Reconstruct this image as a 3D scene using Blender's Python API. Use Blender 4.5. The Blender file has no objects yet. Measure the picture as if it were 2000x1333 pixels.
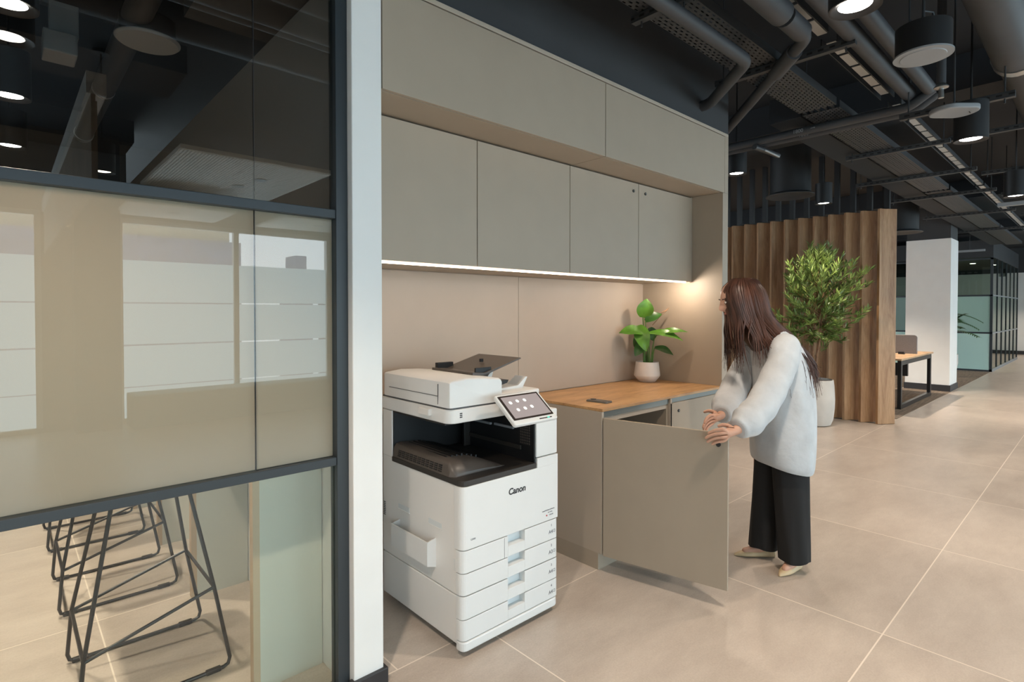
import bpy, bmesh, math, random
from mathutils import Vector, Matrix
random.seed(7)
SC = bpy.context.scene
COL = SC.collection

# ------------------------------------------------------------------ camera
F_PX, PY = 1078.0, 625.0
PITCH, PSI = math.radians(0.9), math.atan(1172 / 1078)
fw = Vector((math.cos(PSI), math.sin(PSI), 0)); rt = Vector((math.sin(PSI), -math.cos(PSI), 0)); upv = Vector((0, 0, 1))
Fv = fw * math.cos(PITCH) - upv * math.sin(PITCH)
Uv = upv * math.cos(PITCH) + fw * math.sin(PITCH)
cam_d = bpy.data.cameras.new('camera'); cam = bpy.data.objects.new('camera', cam_d); COL.objects.link(cam)
M = Matrix((rt, Uv, -Fv)).transposed().to_4x4(); M.translation = Vector((0, 0, 1.47))
cam.matrix_world = M
cam_d.sensor_width = 36; cam_d.lens = F_PX / 2000 * 36
cam_d.shift_y = -(666.5 - PY) / 2000
cam_d.clip_start = 0.05
SC.camera = cam

# ------------------------------------------------------------------ world, exposure
W = bpy.data.worlds.new('sky'); SC.world = W; W.use_nodes = True
bgn = W.node_tree.nodes['Background']; bgn.inputs[0].default_value = (0.80, 0.92, 1.0, 1); bgn.inputs[1].default_value = 6.5
vs = SC.view_settings
SC.display_settings.display_device = 'sRGB'
vs.view_transform = 'Standard'; vs.look = 'None'; vs.exposure = 0.45; vs.gamma = 1.0; vs.use_curve_mapping = False
WARM = (1.0, 0.83, 0.67)
LAMP_W = 105.0
DAY = 3.4

# ------------------------------------------------------------------ material helpers
def nt(name):
    m = bpy.data.materials.new(name); m.use_nodes = True
    n = m.node_tree.nodes; l = m.node_tree.links
    return m, n, l, n['Principled BSDF']
def mat(name, col, rough=0.5, metal=0.0, var=0.0, scale=20.0, bump=0.0, spec=0.5, emit=None, es=0.0, coat=0.0, stretch=None, detail=6):
    m, n, l, b = nt(name)
    b.inputs['Roughness'].default_value = rough; b.inputs['Metallic'].default_value = metal
    b.inputs['Specular IOR Level'].default_value = spec
    b.inputs['Coat Weight'].default_value = coat
    c = (*col, 1)
    b.inputs['Base Color'].default_value = c
    if var or bump:
        tc = n.new('ShaderNodeTexCoord'); mp = n.new('ShaderNodeMapping'); nz = n.new('ShaderNodeTexNoise')
        nz.inputs['Scale'].default_value = scale; nz.inputs['Detail'].default_value = detail
        if stretch: mp.inputs['Scale'].default_value = stretch
        l.new(tc.outputs['Object'], mp.inputs[0]); l.new(mp.outputs[0], nz.inputs['Vector'])
        if var:
            r = n.new('ShaderNodeValToRGB')
            r.color_ramp.elements[0].position = 0.3; r.color_ramp.elements[1].position = 0.7
            r.color_ramp.elements[0].color = (*[x * (1 - var) for x in col], 1)
            r.color_ramp.elements[1].color = (*[min(1, x * (1 + var)) for x in col], 1)
            l.new(nz.outputs['Fac'], r.inputs[0]); l.new(r.outputs[0], b.inputs['Base Color'])
        if bump:
            bp = n.new('ShaderNodeBump'); bp.inputs['Strength'].default_value = bump; bp.inputs['Distance'].default_value = 0.01
            l.new(nz.outputs['Fac'], bp.inputs['Height']); l.new(bp.outputs[0], b.inputs['Normal'])
    if emit:
        b.inputs['Emission Color'].default_value = (*emit, 1); b.inputs['Emission Strength'].default_value = es
    return m
def wood(name, c1, c2, stretch, scale=3.0, rough=0.5, knots=0.6):
    m, n, l, b = nt(name)
    tc = n.new('ShaderNodeTexCoord'); mp = n.new('ShaderNodeMapping'); mp.inputs['Scale'].default_value = stretch
    a = n.new('ShaderNodeTexNoise'); a.inputs['Scale'].default_value = scale; a.inputs['Detail'].default_value = 10; a.inputs['Roughness'].default_value = 0.65; a.inputs['Distortion'].default_value = knots
    g = n.new('ShaderNodeTexNoise'); g.inputs['Scale'].default_value = scale * 9; g.inputs['Detail'].default_value = 4
    mx = n.new('ShaderNodeMath'); mx.operation = 'MULTIPLY_ADD'; mx.inputs[1].default_value = 0.35
    r = n.new('ShaderNodeValToRGB')
    r.color_ramp.elements[0].position = 0.45; r.color_ramp.elements[1].position = 0.85
    r.color_ramp.elements[0].color = (*c1, 1); r.color_ramp.elements[1].color = (*c2, 1)
    l.new(tc.outputs['Object'], mp.inputs[0]); l.new(mp.outputs[0], a.inputs['Vector']); l.new(mp.outputs[0], g.inputs['Vector'])
    l.new(g.outputs['Fac'], mx.inputs[0]); l.new(a.outputs['Fac'], mx.inputs[2]); l.new(mx.outputs[0], r.inputs[0])
    l.new(r.outputs[0], b.inputs['Base Color']); b.inputs['Roughness'].default_value = rough
    bp = n.new('ShaderNodeBump'); bp.inputs['Strength'].default_value = 0.15; bp.inputs['Distance'].default_value = 0.004
    l.new(mx.outputs[0], bp.inputs['Height']); l.new(bp.outputs[0], b.inputs['Normal'])
    return m
def glass(name, tint=(0.93, 0.96, 0.94), ior=1.6, rough=0.0):
    m = bpy.data.materials.new(name); m.use_nodes = True
    n = m.node_tree.nodes; l = m.node_tree.links; n.clear()
    o = n.new('ShaderNodeOutputMaterial'); tr = n.new('ShaderNodeBsdfTransparent'); tr.inputs[0].default_value = (*tint, 1)
    gl = n.new('ShaderNodeBsdfGlossy'); gl.inputs['Roughness'].default_value = rough
    fr = n.new('ShaderNodeFresnel'); fr.inputs[0].default_value = ior
    ge = n.new('ShaderNodeNewGeometry'); inv = n.new('ShaderNodeMath'); inv.operation = 'SUBTRACT'; inv.inputs[0].default_value = 1
    mu = n.new('ShaderNodeMath'); mu.operation = 'MULTIPLY'; mx = n.new('ShaderNodeMixShader')
    l.new(ge.outputs['Backfacing'], inv.inputs[1]); l.new(inv.outputs[0], mu.inputs[0]); l.new(fr.outputs[0], mu.inputs[1])
    l.new(mu.outputs[0], mx.inputs[0]); l.new(tr.outputs[0], mx.inputs[1]); l.new(gl.outputs[0], mx.inputs[2]); l.new(mx.outputs[0], o.inputs[0])
    return m
def film(name, col, through=0.4, clear=0.0):
    m = bpy.data.materials.new(name); m.use_nodes = True
    n = m.node_tree.nodes; l = m.node_tree.links; n.clear()
    o = n.new('ShaderNodeOutputMaterial'); d = n.new('ShaderNodeBsdfDiffuse'); t = n.new('ShaderNodeBsdfTranslucent')
    nz = n.new('ShaderNodeTexNoise'); nz.inputs['Scale'].default_value = 900; tc = n.new('ShaderNodeTexCoord')
    r = n.new('ShaderNodeValToRGB'); r.color_ramp.elements[0].color = (*[c * 0.92 for c in col], 1); r.color_ramp.elements[1].color = (*[min(1, c * 1.06) for c in col], 1)
    l.new(tc.outputs['Object'], nz.inputs['Vector']); l.new(nz.outputs['Fac'], r.inputs[0]); l.new(r.outputs[0], d.inputs[0]); l.new(r.outputs[0], t.inputs[0])
    mx = n.new('ShaderNodeMixShader'); mx.inputs[0].default_value = through
    l.new(d.outputs[0], mx.inputs[1]); l.new(t.outputs[0], mx.inputs[2])
    tp = n.new('ShaderNodeBsdfTransparent'); m2 = n.new('ShaderNodeMixShader'); m2.inputs[0].default_value = clear
    l.new(mx.outputs[0], m2.inputs[1]); l.new(tp.outputs[0], m2.inputs[2]); l.new(m2.outputs[0], o.inputs[0])
    return m
def emis(name, col, s):
    m = bpy.data.materials.new(name); m.use_nodes = True
    n = m.node_tree.nodes; l = m.node_tree.links; n.clear()
    o = n.new('ShaderNodeOutputMaterial'); e = n.new('ShaderNodeEmission'); e.inputs[0].default_value = (*col, 1); e.inputs[1].default_value = s
    l.new(e.outputs[0], o.inputs[0]); return m
def tile_mat():
    m, n, l, b = nt('stone_tile_floor')
    g = n.new('ShaderNodeNewGeometry'); sp = n.new('ShaderNodeSeparateXYZ'); l.new(g.outputs['Position'], sp.inputs[0])
    def mth(op, a, c=None, d=None):
        q = n.new('ShaderNodeMath'); q.operation = op
        for i, v in enumerate((a, c, d)):
            if v is None: continue
            if isinstance(v, (int, float)): q.inputs[i].default_value = v
            else: l.new(v, q.inputs[i])
        return q.outputs[0]
    X, Yc = sp.outputs[0], sp.outputs[1]
    PX, PYs = 1.305, 1.275
    fy = mth('FLOORED_MODULO', mth('SUBTRACT', Yc, 1.965), PYs)
    far = mth('GREATER_THAN', Yc, 1.965)
    off = mth('MULTIPLY_ADD', far, -0.45, 1.62)
    far2 = mth('GREATER_THAN', Yc, 3.24)
    fx = mth('FLOORED_MODULO', mth('SUBTRACT', X, off), PX)
    w = 0.003
    gy = mth('MAXIMUM', mth('LESS_THAN', fy, w), mth('GREATER_THAN', fy, PYs - w))
    gx = mth('MAXIMUM', mth('LESS_THAN', fx, w), mth('GREATER_THAN', fx, PX - w))
    lx = mth('MULTIPLY', mth('LESS_THAN', mth('ABSOLUTE', mth('SUBTRACT', X, 0.31)), w), far)
    gr = mth('MAXIMUM', mth('MAXIMUM', gx, gy), lx)
    # per-tile tone
    ix = mth('FLOOR', mth('DIVIDE', mth('SUBTRACT', X, off), PX)); iy = mth('FLOOR', mth('DIVIDE', mth('SUBTRACT', Yc, 1.965), PYs))
    cb = n.new('ShaderNodeCombineXYZ'); l.new(ix, cb.inputs[0]); l.new(iy, cb.inputs[1])
    wn = n.new('ShaderNodeTexWhiteNoise'); l.new(cb.outputs[0], wn.inputs['Vector'])
    nz = n.new('ShaderNodeTexNoise'); nz.inputs['Scale'].default_value = 2.2; nz.inputs['Detail'].default_value = 12; nz.inputs['Roughness'].default_value = 0.72
    mp = n.new('ShaderNodeMapping'); mp.inputs['Scale'].default_value = (0.8, 1.8, 1); l.new(g.outputs['Position'], mp.inputs[0])
    va = n.new('ShaderNodeVectorMath'); va.operation = 'MULTIPLY_ADD'; va.inputs[1].default_value = (3.1, 5.3, 0)
    l.new(cb.outputs[0], va.inputs[0]); l.new(mp.outputs[0], va.inputs[2]); l.new(va.outputs[0], nz.inputs['Vector'])
    sk = n.new('ShaderNodeTexNoise'); sk.inputs['Scale'].default_value = 120; sk.inputs['Detail'].default_value = 3; l.new(g.outputs['Position'], sk.inputs['Vector'])
    t = mth('MULTIPLY_ADD', sk.outputs['Fac'], 0.25, mth('MULTIPLY_ADD', wn.outputs['Value'], 0.10, mth('MULTIPLY', nz.outputs['Fac'], 0.75)))
    r = n.new('ShaderNodeValToRGB'); r.color_ramp.elements[0].position = 0.35; r.color_ramp.elements[1].position = 0.75
    r.color_ramp.elements[0].color = (0.42, 0.355, 0.30, 1); r.color_ramp.elements[1].color = (0.64, 0.565, 0.49, 1)
    l.new(t, r.inputs[0])
    mx = n.new('ShaderNodeMixRGB'); mx.inputs[2].default_value = (0.82, 0.73, 0.63, 1); l.new(gr, mx.inputs[0]); l.new(r.outputs[0], mx.inputs[1]); l.new(mx.outputs[0], b.inputs['Base Color'])
    rr = mth('MULTIPLY_ADD', nz.outputs['Fac'], 0.15, 0.24); l.new(rr, b.inputs['Roughness'])
    bp = n.new('ShaderNodeBump'); bp.inputs['Strength'].default_value = 0.06; bp.inputs['Distance'].default_value = 0.004
    l.new(t, bp.inputs['Height']); l.new(bp.outputs[0], b.inputs['Normal'])
    return m

MT = dict(
    floor=tile_mat(),
    slab=mat('dark_grey_painted_slab', (0.0125, 0.0152, 0.0195), 0.8, var=0.1, scale=3),
    dkwall=mat('charcoal_wall_paint', (0.041, 0.043, 0.0465), 0.75, var=0.05, scale=4),
    black=mat('matt_black_metal', (0.010, 0.010, 0.011), 0.5),
    black2=mat('black_paint', (0.018, 0.018, 0.019), 0.6, var=0.1, scale=8),
    pipe=mat('painted_dark_pipe', (0.043, 0.046, 0.051), 0.55, var=0.12, scale=6),
    tray=mat('dark_tray_metal', (0.043, 0.046, 0.050), 0.45, metal=0.1),
    shiny=mat('bare_metal_collar', (0.45, 0.45, 0.44), 0.3, metal=0.9),
    offwhite=mat('offwhite_plastic', (0.27, 0.285, 0.30), 0.5),
    palelad=mat('galvanised_ladder_bottom', (0.40, 0.40, 0.39), 0.5),
    white=mat('white_wall_paint', (0.80, 0.80, 0.78), 0.6, var=0.02, scale=5),
    skirt=mat('charcoal_skirting', (0.030, 0.030, 0.033), 0.45),
    frame=mat('blue_black_frame', (0.028, 0.036, 0.042), 0.42),
    taupe=mat('taupe_laminate', (0.385, 0.318, 0.245), 0.55, var=0.02, scale=6),
    taupe_d=mat('taupe_laminate_edge', (0.45, 0.38, 0.305), 0.5),
    panel=mat('beige_back_panel', (0.46, 0.375, 0.30), 0.6, var=0.02, scale=6),
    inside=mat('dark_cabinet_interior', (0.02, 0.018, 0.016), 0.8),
    alum=mat('grey_aluminium_rail', (0.20, 0.21, 0.20), 0.35, metal=0.6),
    oak=wood('golden_oak_worktop', (0.36, 0.19, 0.08), (0.62, 0.37, 0.17), (0.45, 3.2, 3.2), 4.0, 0.42, 0.9),
    slat=wood('oak_slat', (0.26, 0.122, 0.050), (0.52, 0.315, 0.165), (3.0, 3.0, 0.30), 3.0, 0.5, 1.2),
    deskw=wood('desk_oak', (0.36, 0.22, 0.11), (0.58, 0.40, 0.24), (1, 4, 4), 3.0, 0.5),
    pw=mat('white_printer_plastic', (0.76, 0.765, 0.755), 0.38, var=0.01, scale=10),
    pw2=mat('warm_white_printer_plastic', (0.80, 0.79, 0.765), 0.42),
    pseam=mat('printer_seam_grey', (0.10, 0.10, 0.10), 0.6),
    prec=mat('printer_recess_grey', (0.70, 0.74, 0.75), 0.5),
    pdark=mat('dark_printer_plastic', (0.030, 0.026, 0.023), 0.38),
    pbrown=mat('bronze_grey_plastic', (0.085, 0.070, 0.060), 0.40),
    pblk=mat('black_printer_inside', (0.008, 0.008, 0.009), 0.5),
    ink=mat('black_print', (0.02, 0.02, 0.022), 0.5),
    inkg=mat('grey_print', (0.16, 0.16, 0.17), 0.5),
    red=mat('red_dot', (0.5, 0.03, 0.03), 0.5),
    teal=mat('teal_led', (0.02, 0.4, 0.33), 0.5, emit=(0.05, 0.8, 0.6), es=0.6),
    bezel=mat('brown_black_bezel', (0.035, 0.025, 0.022), 0.25),
    screen=mat('lit_screen', (0.15, 0.13, 0.13), 0.25, emit=(0.36, 0.31, 0.30), es=0.55, var=0.0),
    icon=mat('screen_icon', (0.6, 0.6, 0.58), 0.4, emit=(0.75, 0.78, 0.76), es=0.6),
    icony=mat('screen_icon_yellow', (0.6, 0.5, 0.2), 0.4, emit=(0.8, 0.66, 0.35), es=0.5),
    phone=mat('phone_back', (0.03, 0.028, 0.027), 0.22),
    pot=mat('matt_white_ceramic', (0.72, 0.66, 0.61), 0.55, var=0.03, scale=12),
    cpot=mat('pale_concrete_pot', (0.60, 0.56, 0.51), 0.8, var=0.08, scale=5, bump=0.1),
    soil=mat('dark_soil', (0.03, 0.022, 0.017), 0.95, var=0.5, scale=60, bump=0.8),
    leaf=mat('glossy_green_leaf', (0.085, 0.22, 0.022), 0.32, var=0.35, scale=14),
    leafd=mat('dark_green_leaf', (0.03, 0.10, 0.018), 0.35, var=0.3, scale=14),
    stem=mat('green_stem', (0.10, 0.20, 0.04), 0.5),
    tleaf=mat('willowy_green_leaf', (0.21, 0.29, 0.075), 0.36, var=0.6, scale=9),
    trunk=mat('reddish_brown_bark', (0.28, 0.14, 0.065), 0.6, var=0.4, scale=30),
    skin=mat('skin', (0.60, 0.34, 0.24), 0.5, var=0.04, scale=20),
    hair=mat('chestnut_hair', (0.075, 0.030, 0.018), 0.45, var=0.5, scale=30, stretch=(1, 1, 0.2)),
    hair2=mat('dark_chestnut_hair', (0.045, 0.018, 0.012), 0.45),
    shirt=mat('pale_grey_shirt_fabric', (0.56, 0.58, 0.60), 0.85, var=0.10, scale=9, bump=0.9),
    trous=mat('black_trouser_fabric', (0.012, 0.0115, 0.012), 0.85, var=0.1, scale=10),
    shoe=mat('cream_leather_shoe', (0.62, 0.47, 0.28), 0.4),
    wire=mat('black_powder_coated_wire', (0.012, 0.013, 0.015), 0.4),
    seatm=mat('stool_seat_black', (0.02, 0.02, 0.022), 0.6),
    nib=mat('cream_board', (0.60, 0.60, 0.54), 0.6),
    nibe=mat('oak_edge_board', (0.55, 0.42, 0.30), 0.6),
    frost=film('frosted_beige_film', (0.62, 0.54, 0.47), 0.55),
    frost_t=film('frosted_teal_film', (0.50, 0.66, 0.62), 0.4),
    tealp=mat('teal_glass_panel', (0.62, 0.86, 0.78), 0.35),
    glass=glass('clear_glass', (0.93, 0.96, 0.935), 1.68),
    glassu=glass('boosted_reflection_glass', (0.80, 0.82, 0.81), 2.3),  # refraction index raised to strengthen the mirrored ceiling
    glassg=glass('tinted_far_glass', (0.62, 0.68, 0.62), 1.5),
    day=emis('daylit_frosted_window_film', (0.66, 0.89, 1.0), DAY),
    winf=mat('white_window_frame', (0.75, 0.75, 0.73), 0.5),
    bld=mat('grey_blue_tower', (0.20, 0.22, 0.30), 0.8, var=0.2, scale=2),
    bldw=mat('ochre_facade', (0.40, 0.36, 0.28), 0.8, var=0.6, scale=5, stretch=(6, 1, 2)),
    ceilp=mat('cream_ceiling_panel', (0.85, 0.84, 0.80), 0.8, var=0.02),
    ceilp2=mat('grey_ceiling_panel', (0.10, 0.10, 0.10), 0.8),
    acou=mat('charcoal_acoustic_felt', (0.26, 0.26, 0.26), 0.9),
    lampw=emis('lamp_lens', (1.0, 0.93, 0.84), 14.0),
    ledm=emis('led_strip_lens', (1.0, 0.80, 0.62), 7.0),
    carpet=mat('brown_streaked_carpet', (0.20, 0.155, 0.115), 0.95, var=0.45, scale=5, stretch=(0.6, 14, 1)),
    divf=mat('grey_divider_fabric', (0.25, 0.23, 0.23), 0.95, var=0.06, scale=60),
    desm=mat('dark_desk_leg_metal', (0.022, 0.021, 0.021), 0.3, metal=0.3),
    brownp=mat('brown_far_panel', (0.33, 0.24, 0.15), 0.6, var=0.2, scale=3),
    palm=mat('palm_green', (0.05, 0.13, 0.04), 0.5, var=0.4, scale=10),
    chairm=mat('dark_office_chair', (0.02, 0.02, 0.024), 0.7),
)
def perf_mat():
    # slotted metal sheet: the slots are cut through by transparency
    m = bpy.data.materials.new('perforated_tray_sheet'); m.use_nodes = True
    n = m.node_tree.nodes; l = m.node_tree.links; b = n['Principled BSDF']; o = n['Material Output']
    b.inputs['Base Color'].default_value = (0.045, 0.048, 0.052, 1); b.inputs['Roughness'].default_value = 0.5
    g = n.new('ShaderNodeNewGeometry'); sp = n.new('ShaderNodeSeparateXYZ'); l.new(g.outputs['Position'], sp.inputs[0])
    def mth(op, a, c=None, d=None):
        q = n.new('ShaderNodeMath'); q.operation = op
        for i, v in enumerate((a, c, d)):
            if v is None: continue
            if isinstance(v, (int, float)): q.inputs[i].default_value = v
            else: l.new(v, q.inputs[i])
        return q.outputs[0]
    row = mth('FLOOR', mth('DIVIDE', sp.outputs[1], 0.022)); fy = mth('FLOORED_MODULO', sp.outputs[1], 0.022)
    sh = mth('MULTIPLY', mth('FLOORED_MODULO', row, 2), 0.026)
    fx = mth('FLOORED_MODULO', mth('ADD', sp.outputs[0], sh), 0.052)
    hole = mth('MULTIPLY', mth('LESS_THAN', fx, 0.026), mth('LESS_THAN', fy, 0.009))
    tr = n.new('ShaderNodeBsdfTransparent'); mx = n.new('ShaderNodeMixShader')
    l.new(hole, mx.inputs[0]); l.new(b.outputs[0], mx.inputs[1]); l.new(tr.outputs[0], mx.inputs[2]); l.new(mx.outputs[0], o.inputs[0])
    return m
MT['perf'] = perf_mat()
def strut_mat():
    m, n, l, b = nt('slotted_strut'); b.inputs['Roughness'].default_value = 0.45
    g = n.new('ShaderNodeNewGeometry'); sp = n.new('ShaderNodeSeparateXYZ'); l.new(g.outputs['Position'], sp.inputs[0])
    q = n.new('ShaderNodeMath'); q.operation = 'FLOORED_MODULO'; q.inputs[1].default_value = .06; l.new(sp.outputs[1], q.inputs[0])
    w_ = n.new('ShaderNodeMath'); w_.operation = 'LESS_THAN'; w_.inputs[1].default_value = .03; l.new(q.outputs[0], w_.inputs[0])
    r = n.new('ShaderNodeMixRGB'); r.inputs[1].default_value = (.05, .05, .05, 1); r.inputs[2].default_value = (.006, .006, .006, 1); l.new(w_.outputs[0], r.inputs[0]); l.new(r.outputs[0], b.inputs['Base Color'])
    return m
MT['strut'] = strut_mat()

# ------------------------------------------------------------------ mesh helpers
class MB:
    def __init__(s): s.bm = bmesh.new()
    def box(s, x0, x1, y0, y1, z0, z1, rot=None, piv=None):
        vs_ = [s.bm.verts.new(v) for v in ((x0,y0,z0),(x1,y0,z0),(x1,y1,z0),(x0,y1,z0),(x0,y0,z1),(x1,y0,z1),(x1,y1,z1),(x0,y1,z1))]
        for f in ((0,3,2,1),(4,5,6,7),(0,1,5,4),(1,2,6,5),(2,3,7,6),(3,0,4,7)): s.bm.faces.new([vs_[i] for i in f])
        if rot is not None:
            p = Vector(piv) if piv is not None else Vector(((x0+x1)/2,(y0+y1)/2,(z0+z1)/2))
            for v in vs_: v.co = p + rot @ (v.co - p)
        return s
    def prism(s, poly, z0, z1):
        a = [s.bm.verts.new((p[0], p[1], z0)) for p in poly]; b = [s.bm.verts.new((p[0], p[1], z1)) for p in poly]
        n = len(poly); s.bm.faces.new(a[::-1]); s.bm.faces.new(b)
        for i in range(n): s.bm.faces.new((a[i], a[(i+1)%n], b[(i+1)%n], b[i]))
        return s
    def rbox(s, x0, x1, y0, y1, z0, z1, r=0.02, seg=5, corners=(1,1,1,1)):
        poly = []
        for k, (cx, cy, a0, on) in enumerate(((x0, y0, 180, corners[0]), (x1, y0, 270, corners[1]), (x1, y1, 0, corners[2]), (x0, y1, 90, corners[3]))):
            if not on: poly.append((cx, cy)); continue
            ox = cx + (r if k in (0, 3) else -r); oy = cy + (r if k in (0, 1) else -r)
            for i in range(seg + 1):
                a = math.radians(a0 + 90 * i / seg); poly.append((ox + r * math.cos(a), oy + r * math.sin(a)))
        return s.prism(poly, z0, z1)
    def extr(s, prof, axis, a0, a1):
        # profile polygon in the plane across 'axis', extruded along it
        def mk(p, t): return {'x': (t, p[0], p[1]), 'y': (p[0], t, p[1]), 'z': (p[0], p[1], t)}[axis]
        a = [s.bm.verts.new(mk(p, a0)) for p in prof]; b = [s.bm.verts.new(mk(p, a1)) for p in prof]
        n = len(prof); s.bm.faces.new(a[::-1]); s.bm.faces.new(b)
        for i in range(n): s.bm.faces.new((a[i], a[(i+1)%n], b[(i+1)%n], b[i]))
        return s
    def loft(s, rings, cap=True, closed=True):
        rv = [[s.bm.verts.new(p) for p in r] for r in rings]
        for a, b in zip(rv, rv[1:]):
            n = len(a)
            for i in range(n if closed else n - 1):
                s.bm.faces.new((a[i], a[(i+1)%n], b[(i+1)%n], b[i]))
        if cap: s.bm.faces.new(rv[0][::-1]); s.bm.faces.new(rv[-1])
        return s
    def tube(s, pts, r, seg=10, cap=True):
        pts = [Vector(p) for p in pts]; n = len(pts); rr = r if isinstance(r, (list, tuple)) else [r] * n
        rings = []; prev = None
        for i, p in enumerate(pts):
            t = (pts[min(i+1, n-1)] - pts[max(i-1, 0)]).normalized()
            if prev is None:
                a = Vector((0, 0, 1)) if abs(t.z) < 0.9 else Vector((1, 0, 0)); u = t.cross(a).normalized()
            else: u = (prev - t * prev.dot(t)).normalized()
            prev = u; v = t.cross(u)
            rings.append([p + (u * math.cos(2*math.pi*k/seg) + v * math.sin(2*math.pi*k/seg)) * rr[i] for k in range(seg)])
        return s.loft(rings, cap)
    def lathe(s, prof, c=(0, 0), seg=32, cap=True):
        rings = [[(c[0] + r * math.cos(2*math.pi*k/seg), c[1] + r * math.sin(2*math.pi*k/seg), z) for k in range(seg)] for r, z in prof]
        return s.loft(rings, cap)
    def ball(s, c, rx, ry=None, rz=None, seg=16, rings=10):
        ry = ry or rx; rz = rz or rx; R = []
        for i in range(1, rings):
            a = math.pi * i / rings
            R.append([(c[0] + rx*math.sin(a)*math.cos(2*math.pi*k/seg), c[1] + ry*math.sin(a)*math.sin(2*math.pi*k/seg), c[2] - rz*math.cos(a)) for k in range(seg)])
        return s.loft(R)
    def build(s, name, m, parent=None, smooth=False, bevel=0.0, bseg=2, weld=False, sub=0):
        bm = s.bm
        if weld: bmesh.ops.remove_doubles(bm, verts=bm.verts, dist=1e-5)
        bmesh.ops.recalc_face_normals(bm, faces=bm.faces)
        if parent is None:
            xs = [v.co for v in bm.verts]
            o = Vector(((min(v.x for v in xs)+max(v.x for v in xs))/2, (min(v.y for v in xs)+max(v.y for v in xs))/2, min(v.z for v in xs)))
        else:
            o = Vector((0, 0, 0)); p = parent
            while p: o = o + p.location; p = p.parent
        for v in bm.verts: v.co -= o
        me = bpy.data.meshes.new(name); bm.to_mesh(me); bm.free()
        me.materials.append(m if not isinstance(m, str) else MT[m])
        if smooth:
            for f in me.polygons: f.use_smooth = True
            me.set_sharp_from_angle(angle=math.radians(40))
        ob = bpy.data.objects.new(name, me); COL.objects.link(ob)
        if parent is None: ob.location = o
        else: ob.parent = parent
        if bevel:
            b = ob.modifiers.new('bevel', 'BEVEL'); b.width = bevel; b.segments = bseg; b.limit_method = 'ANGLE'
            b.harden_normals = False
        if sub:
            q = ob.modifiers.new('sub', 'SUBSURF'); q.levels = sub; q.render_levels = sub
        return ob
def tag(o, label, cat, group=None):
    o['label'] = label; o['category'] = cat
    if group: o['group'] = group
    return o
def thing(name, label, cat, loc, group=None):
    o = bpy.data.objects.new(name, None); COL.objects.link(o); o.location = loc; o.empty_display_size = 0.1
    return tag(o, label, cat, group)
def struct(o): o['kind'] = 'structure'; return o
def smooth_path(pts, k=4):
    pts = [Vector(p) for p in pts]; P4 = [pts[0]] + pts + [pts[-1]]; out = []
    for i in range(len(pts) - 1):
        a, b, c, d = P4[i:i + 4]
        for j in range(k):
            t = j / k; out.append(.5 * ((2 * b) + (c - a) * t + (2*a - 5*b + 4*c - d) * t * t + (3*b - a - 3*c + d) * t ** 3))
    out.append(pts[-1]); return out
def dup(root, loc, label=None, group=None, rotz=None):
    r = root.copy(); COL.objects.link(r); r.location = loc
    if rotz is not None: r.rotation_euler.z = rotz
    if label: r['label'] = label
    if group: r['group'] = group
    for ch in list(root.children):
        c = ch.copy(); COL.objects.link(c); c.parent = r
        for g in list(ch.children):
            d = g.copy(); COL.objects.link(d); d.parent = c
    return r
def text(s, size, name, m, parent, origin, xdir, updir, ext=0.0004, align='CENTER', shear=0.0, bold=0.012):
    cu = bpy.data.curves.new('t', 'FONT'); cu.body = s; cu.size = size; cu.extrude = ext; cu.align_x = align; cu.shear = shear
    cu.offset = size * bold
    tmp = bpy.data.objects.new('t', cu); COL.objects.link(tmp)
    dg = bpy.context.evaluated_depsgraph_get(); me = bpy.data.meshes.new_from_object(tmp.evaluated_get(dg))
    bpy.data.objects.remove(tmp); me.name = name
    X = Vector(xdir).normalized(); U = Vector(updir).normalized(); Nn = X.cross(U)
    o = Vector((0, 0, 0)); p = parent
    while p: o = o + p.location; p = p.parent
    for v in me.vertices: v.co = Vector(origin) + X * v.co.x + U * v.co.y + Nn * v.co.z - o
    me.materials.append(MT[m]); ob = bpy.data.objects.new(name, me); COL.objects.link(ob); ob.parent = parent
    return ob

def spot(x, y, z, w, parent=None, ang=115, blend=0.6, size=.05):
    l_ = bpy.data.lights.new('lamp_light', 'SPOT'); l_.energy = w; l_.color = WARM; l_.spot_size = math.radians(ang); l_.spot_blend = blend; l_.shadow_soft_size = size
    o = bpy.data.objects.new('lamp_light', l_); COL.objects.link(o)
    if parent: o.parent = parent; o.location = Vector((x, y, z)) - parent.location
    else: o.location = (x, y, z)
    return o

# ------------------------------------------------------------------ room shell
ZT = 2.775      # top of every partition
YF = 1.935      # line of the joinery front
SLAB = 3.62
struct(MB().box(-4.2, 27, -4.9, 13, -0.12, 0).build('floor', 'floor'))
struct(MB().box(-4.2, 27, -4.9, 13, SLAB, SLAB + 0.2).build('ceiling', 'slab'))
struct(MB().box(0.965, 1.09, YF, 8.0, 0, ZT).build('wall_left', 'white', bevel=0.004))
struct(MB().rbox(0.952, 1.104, YF - 0.014, 1.955, 0, 0.062, 0.004).box(1.09, 1.104, 1.95, 2.63, 0, 0.062).build('baseboard_left', 'skirt', bevel=0.003))
struct(MB().box(1.09, 3.874, 2.63, 2.78, 0, ZT).build('wall_back', 'panel'))
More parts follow.
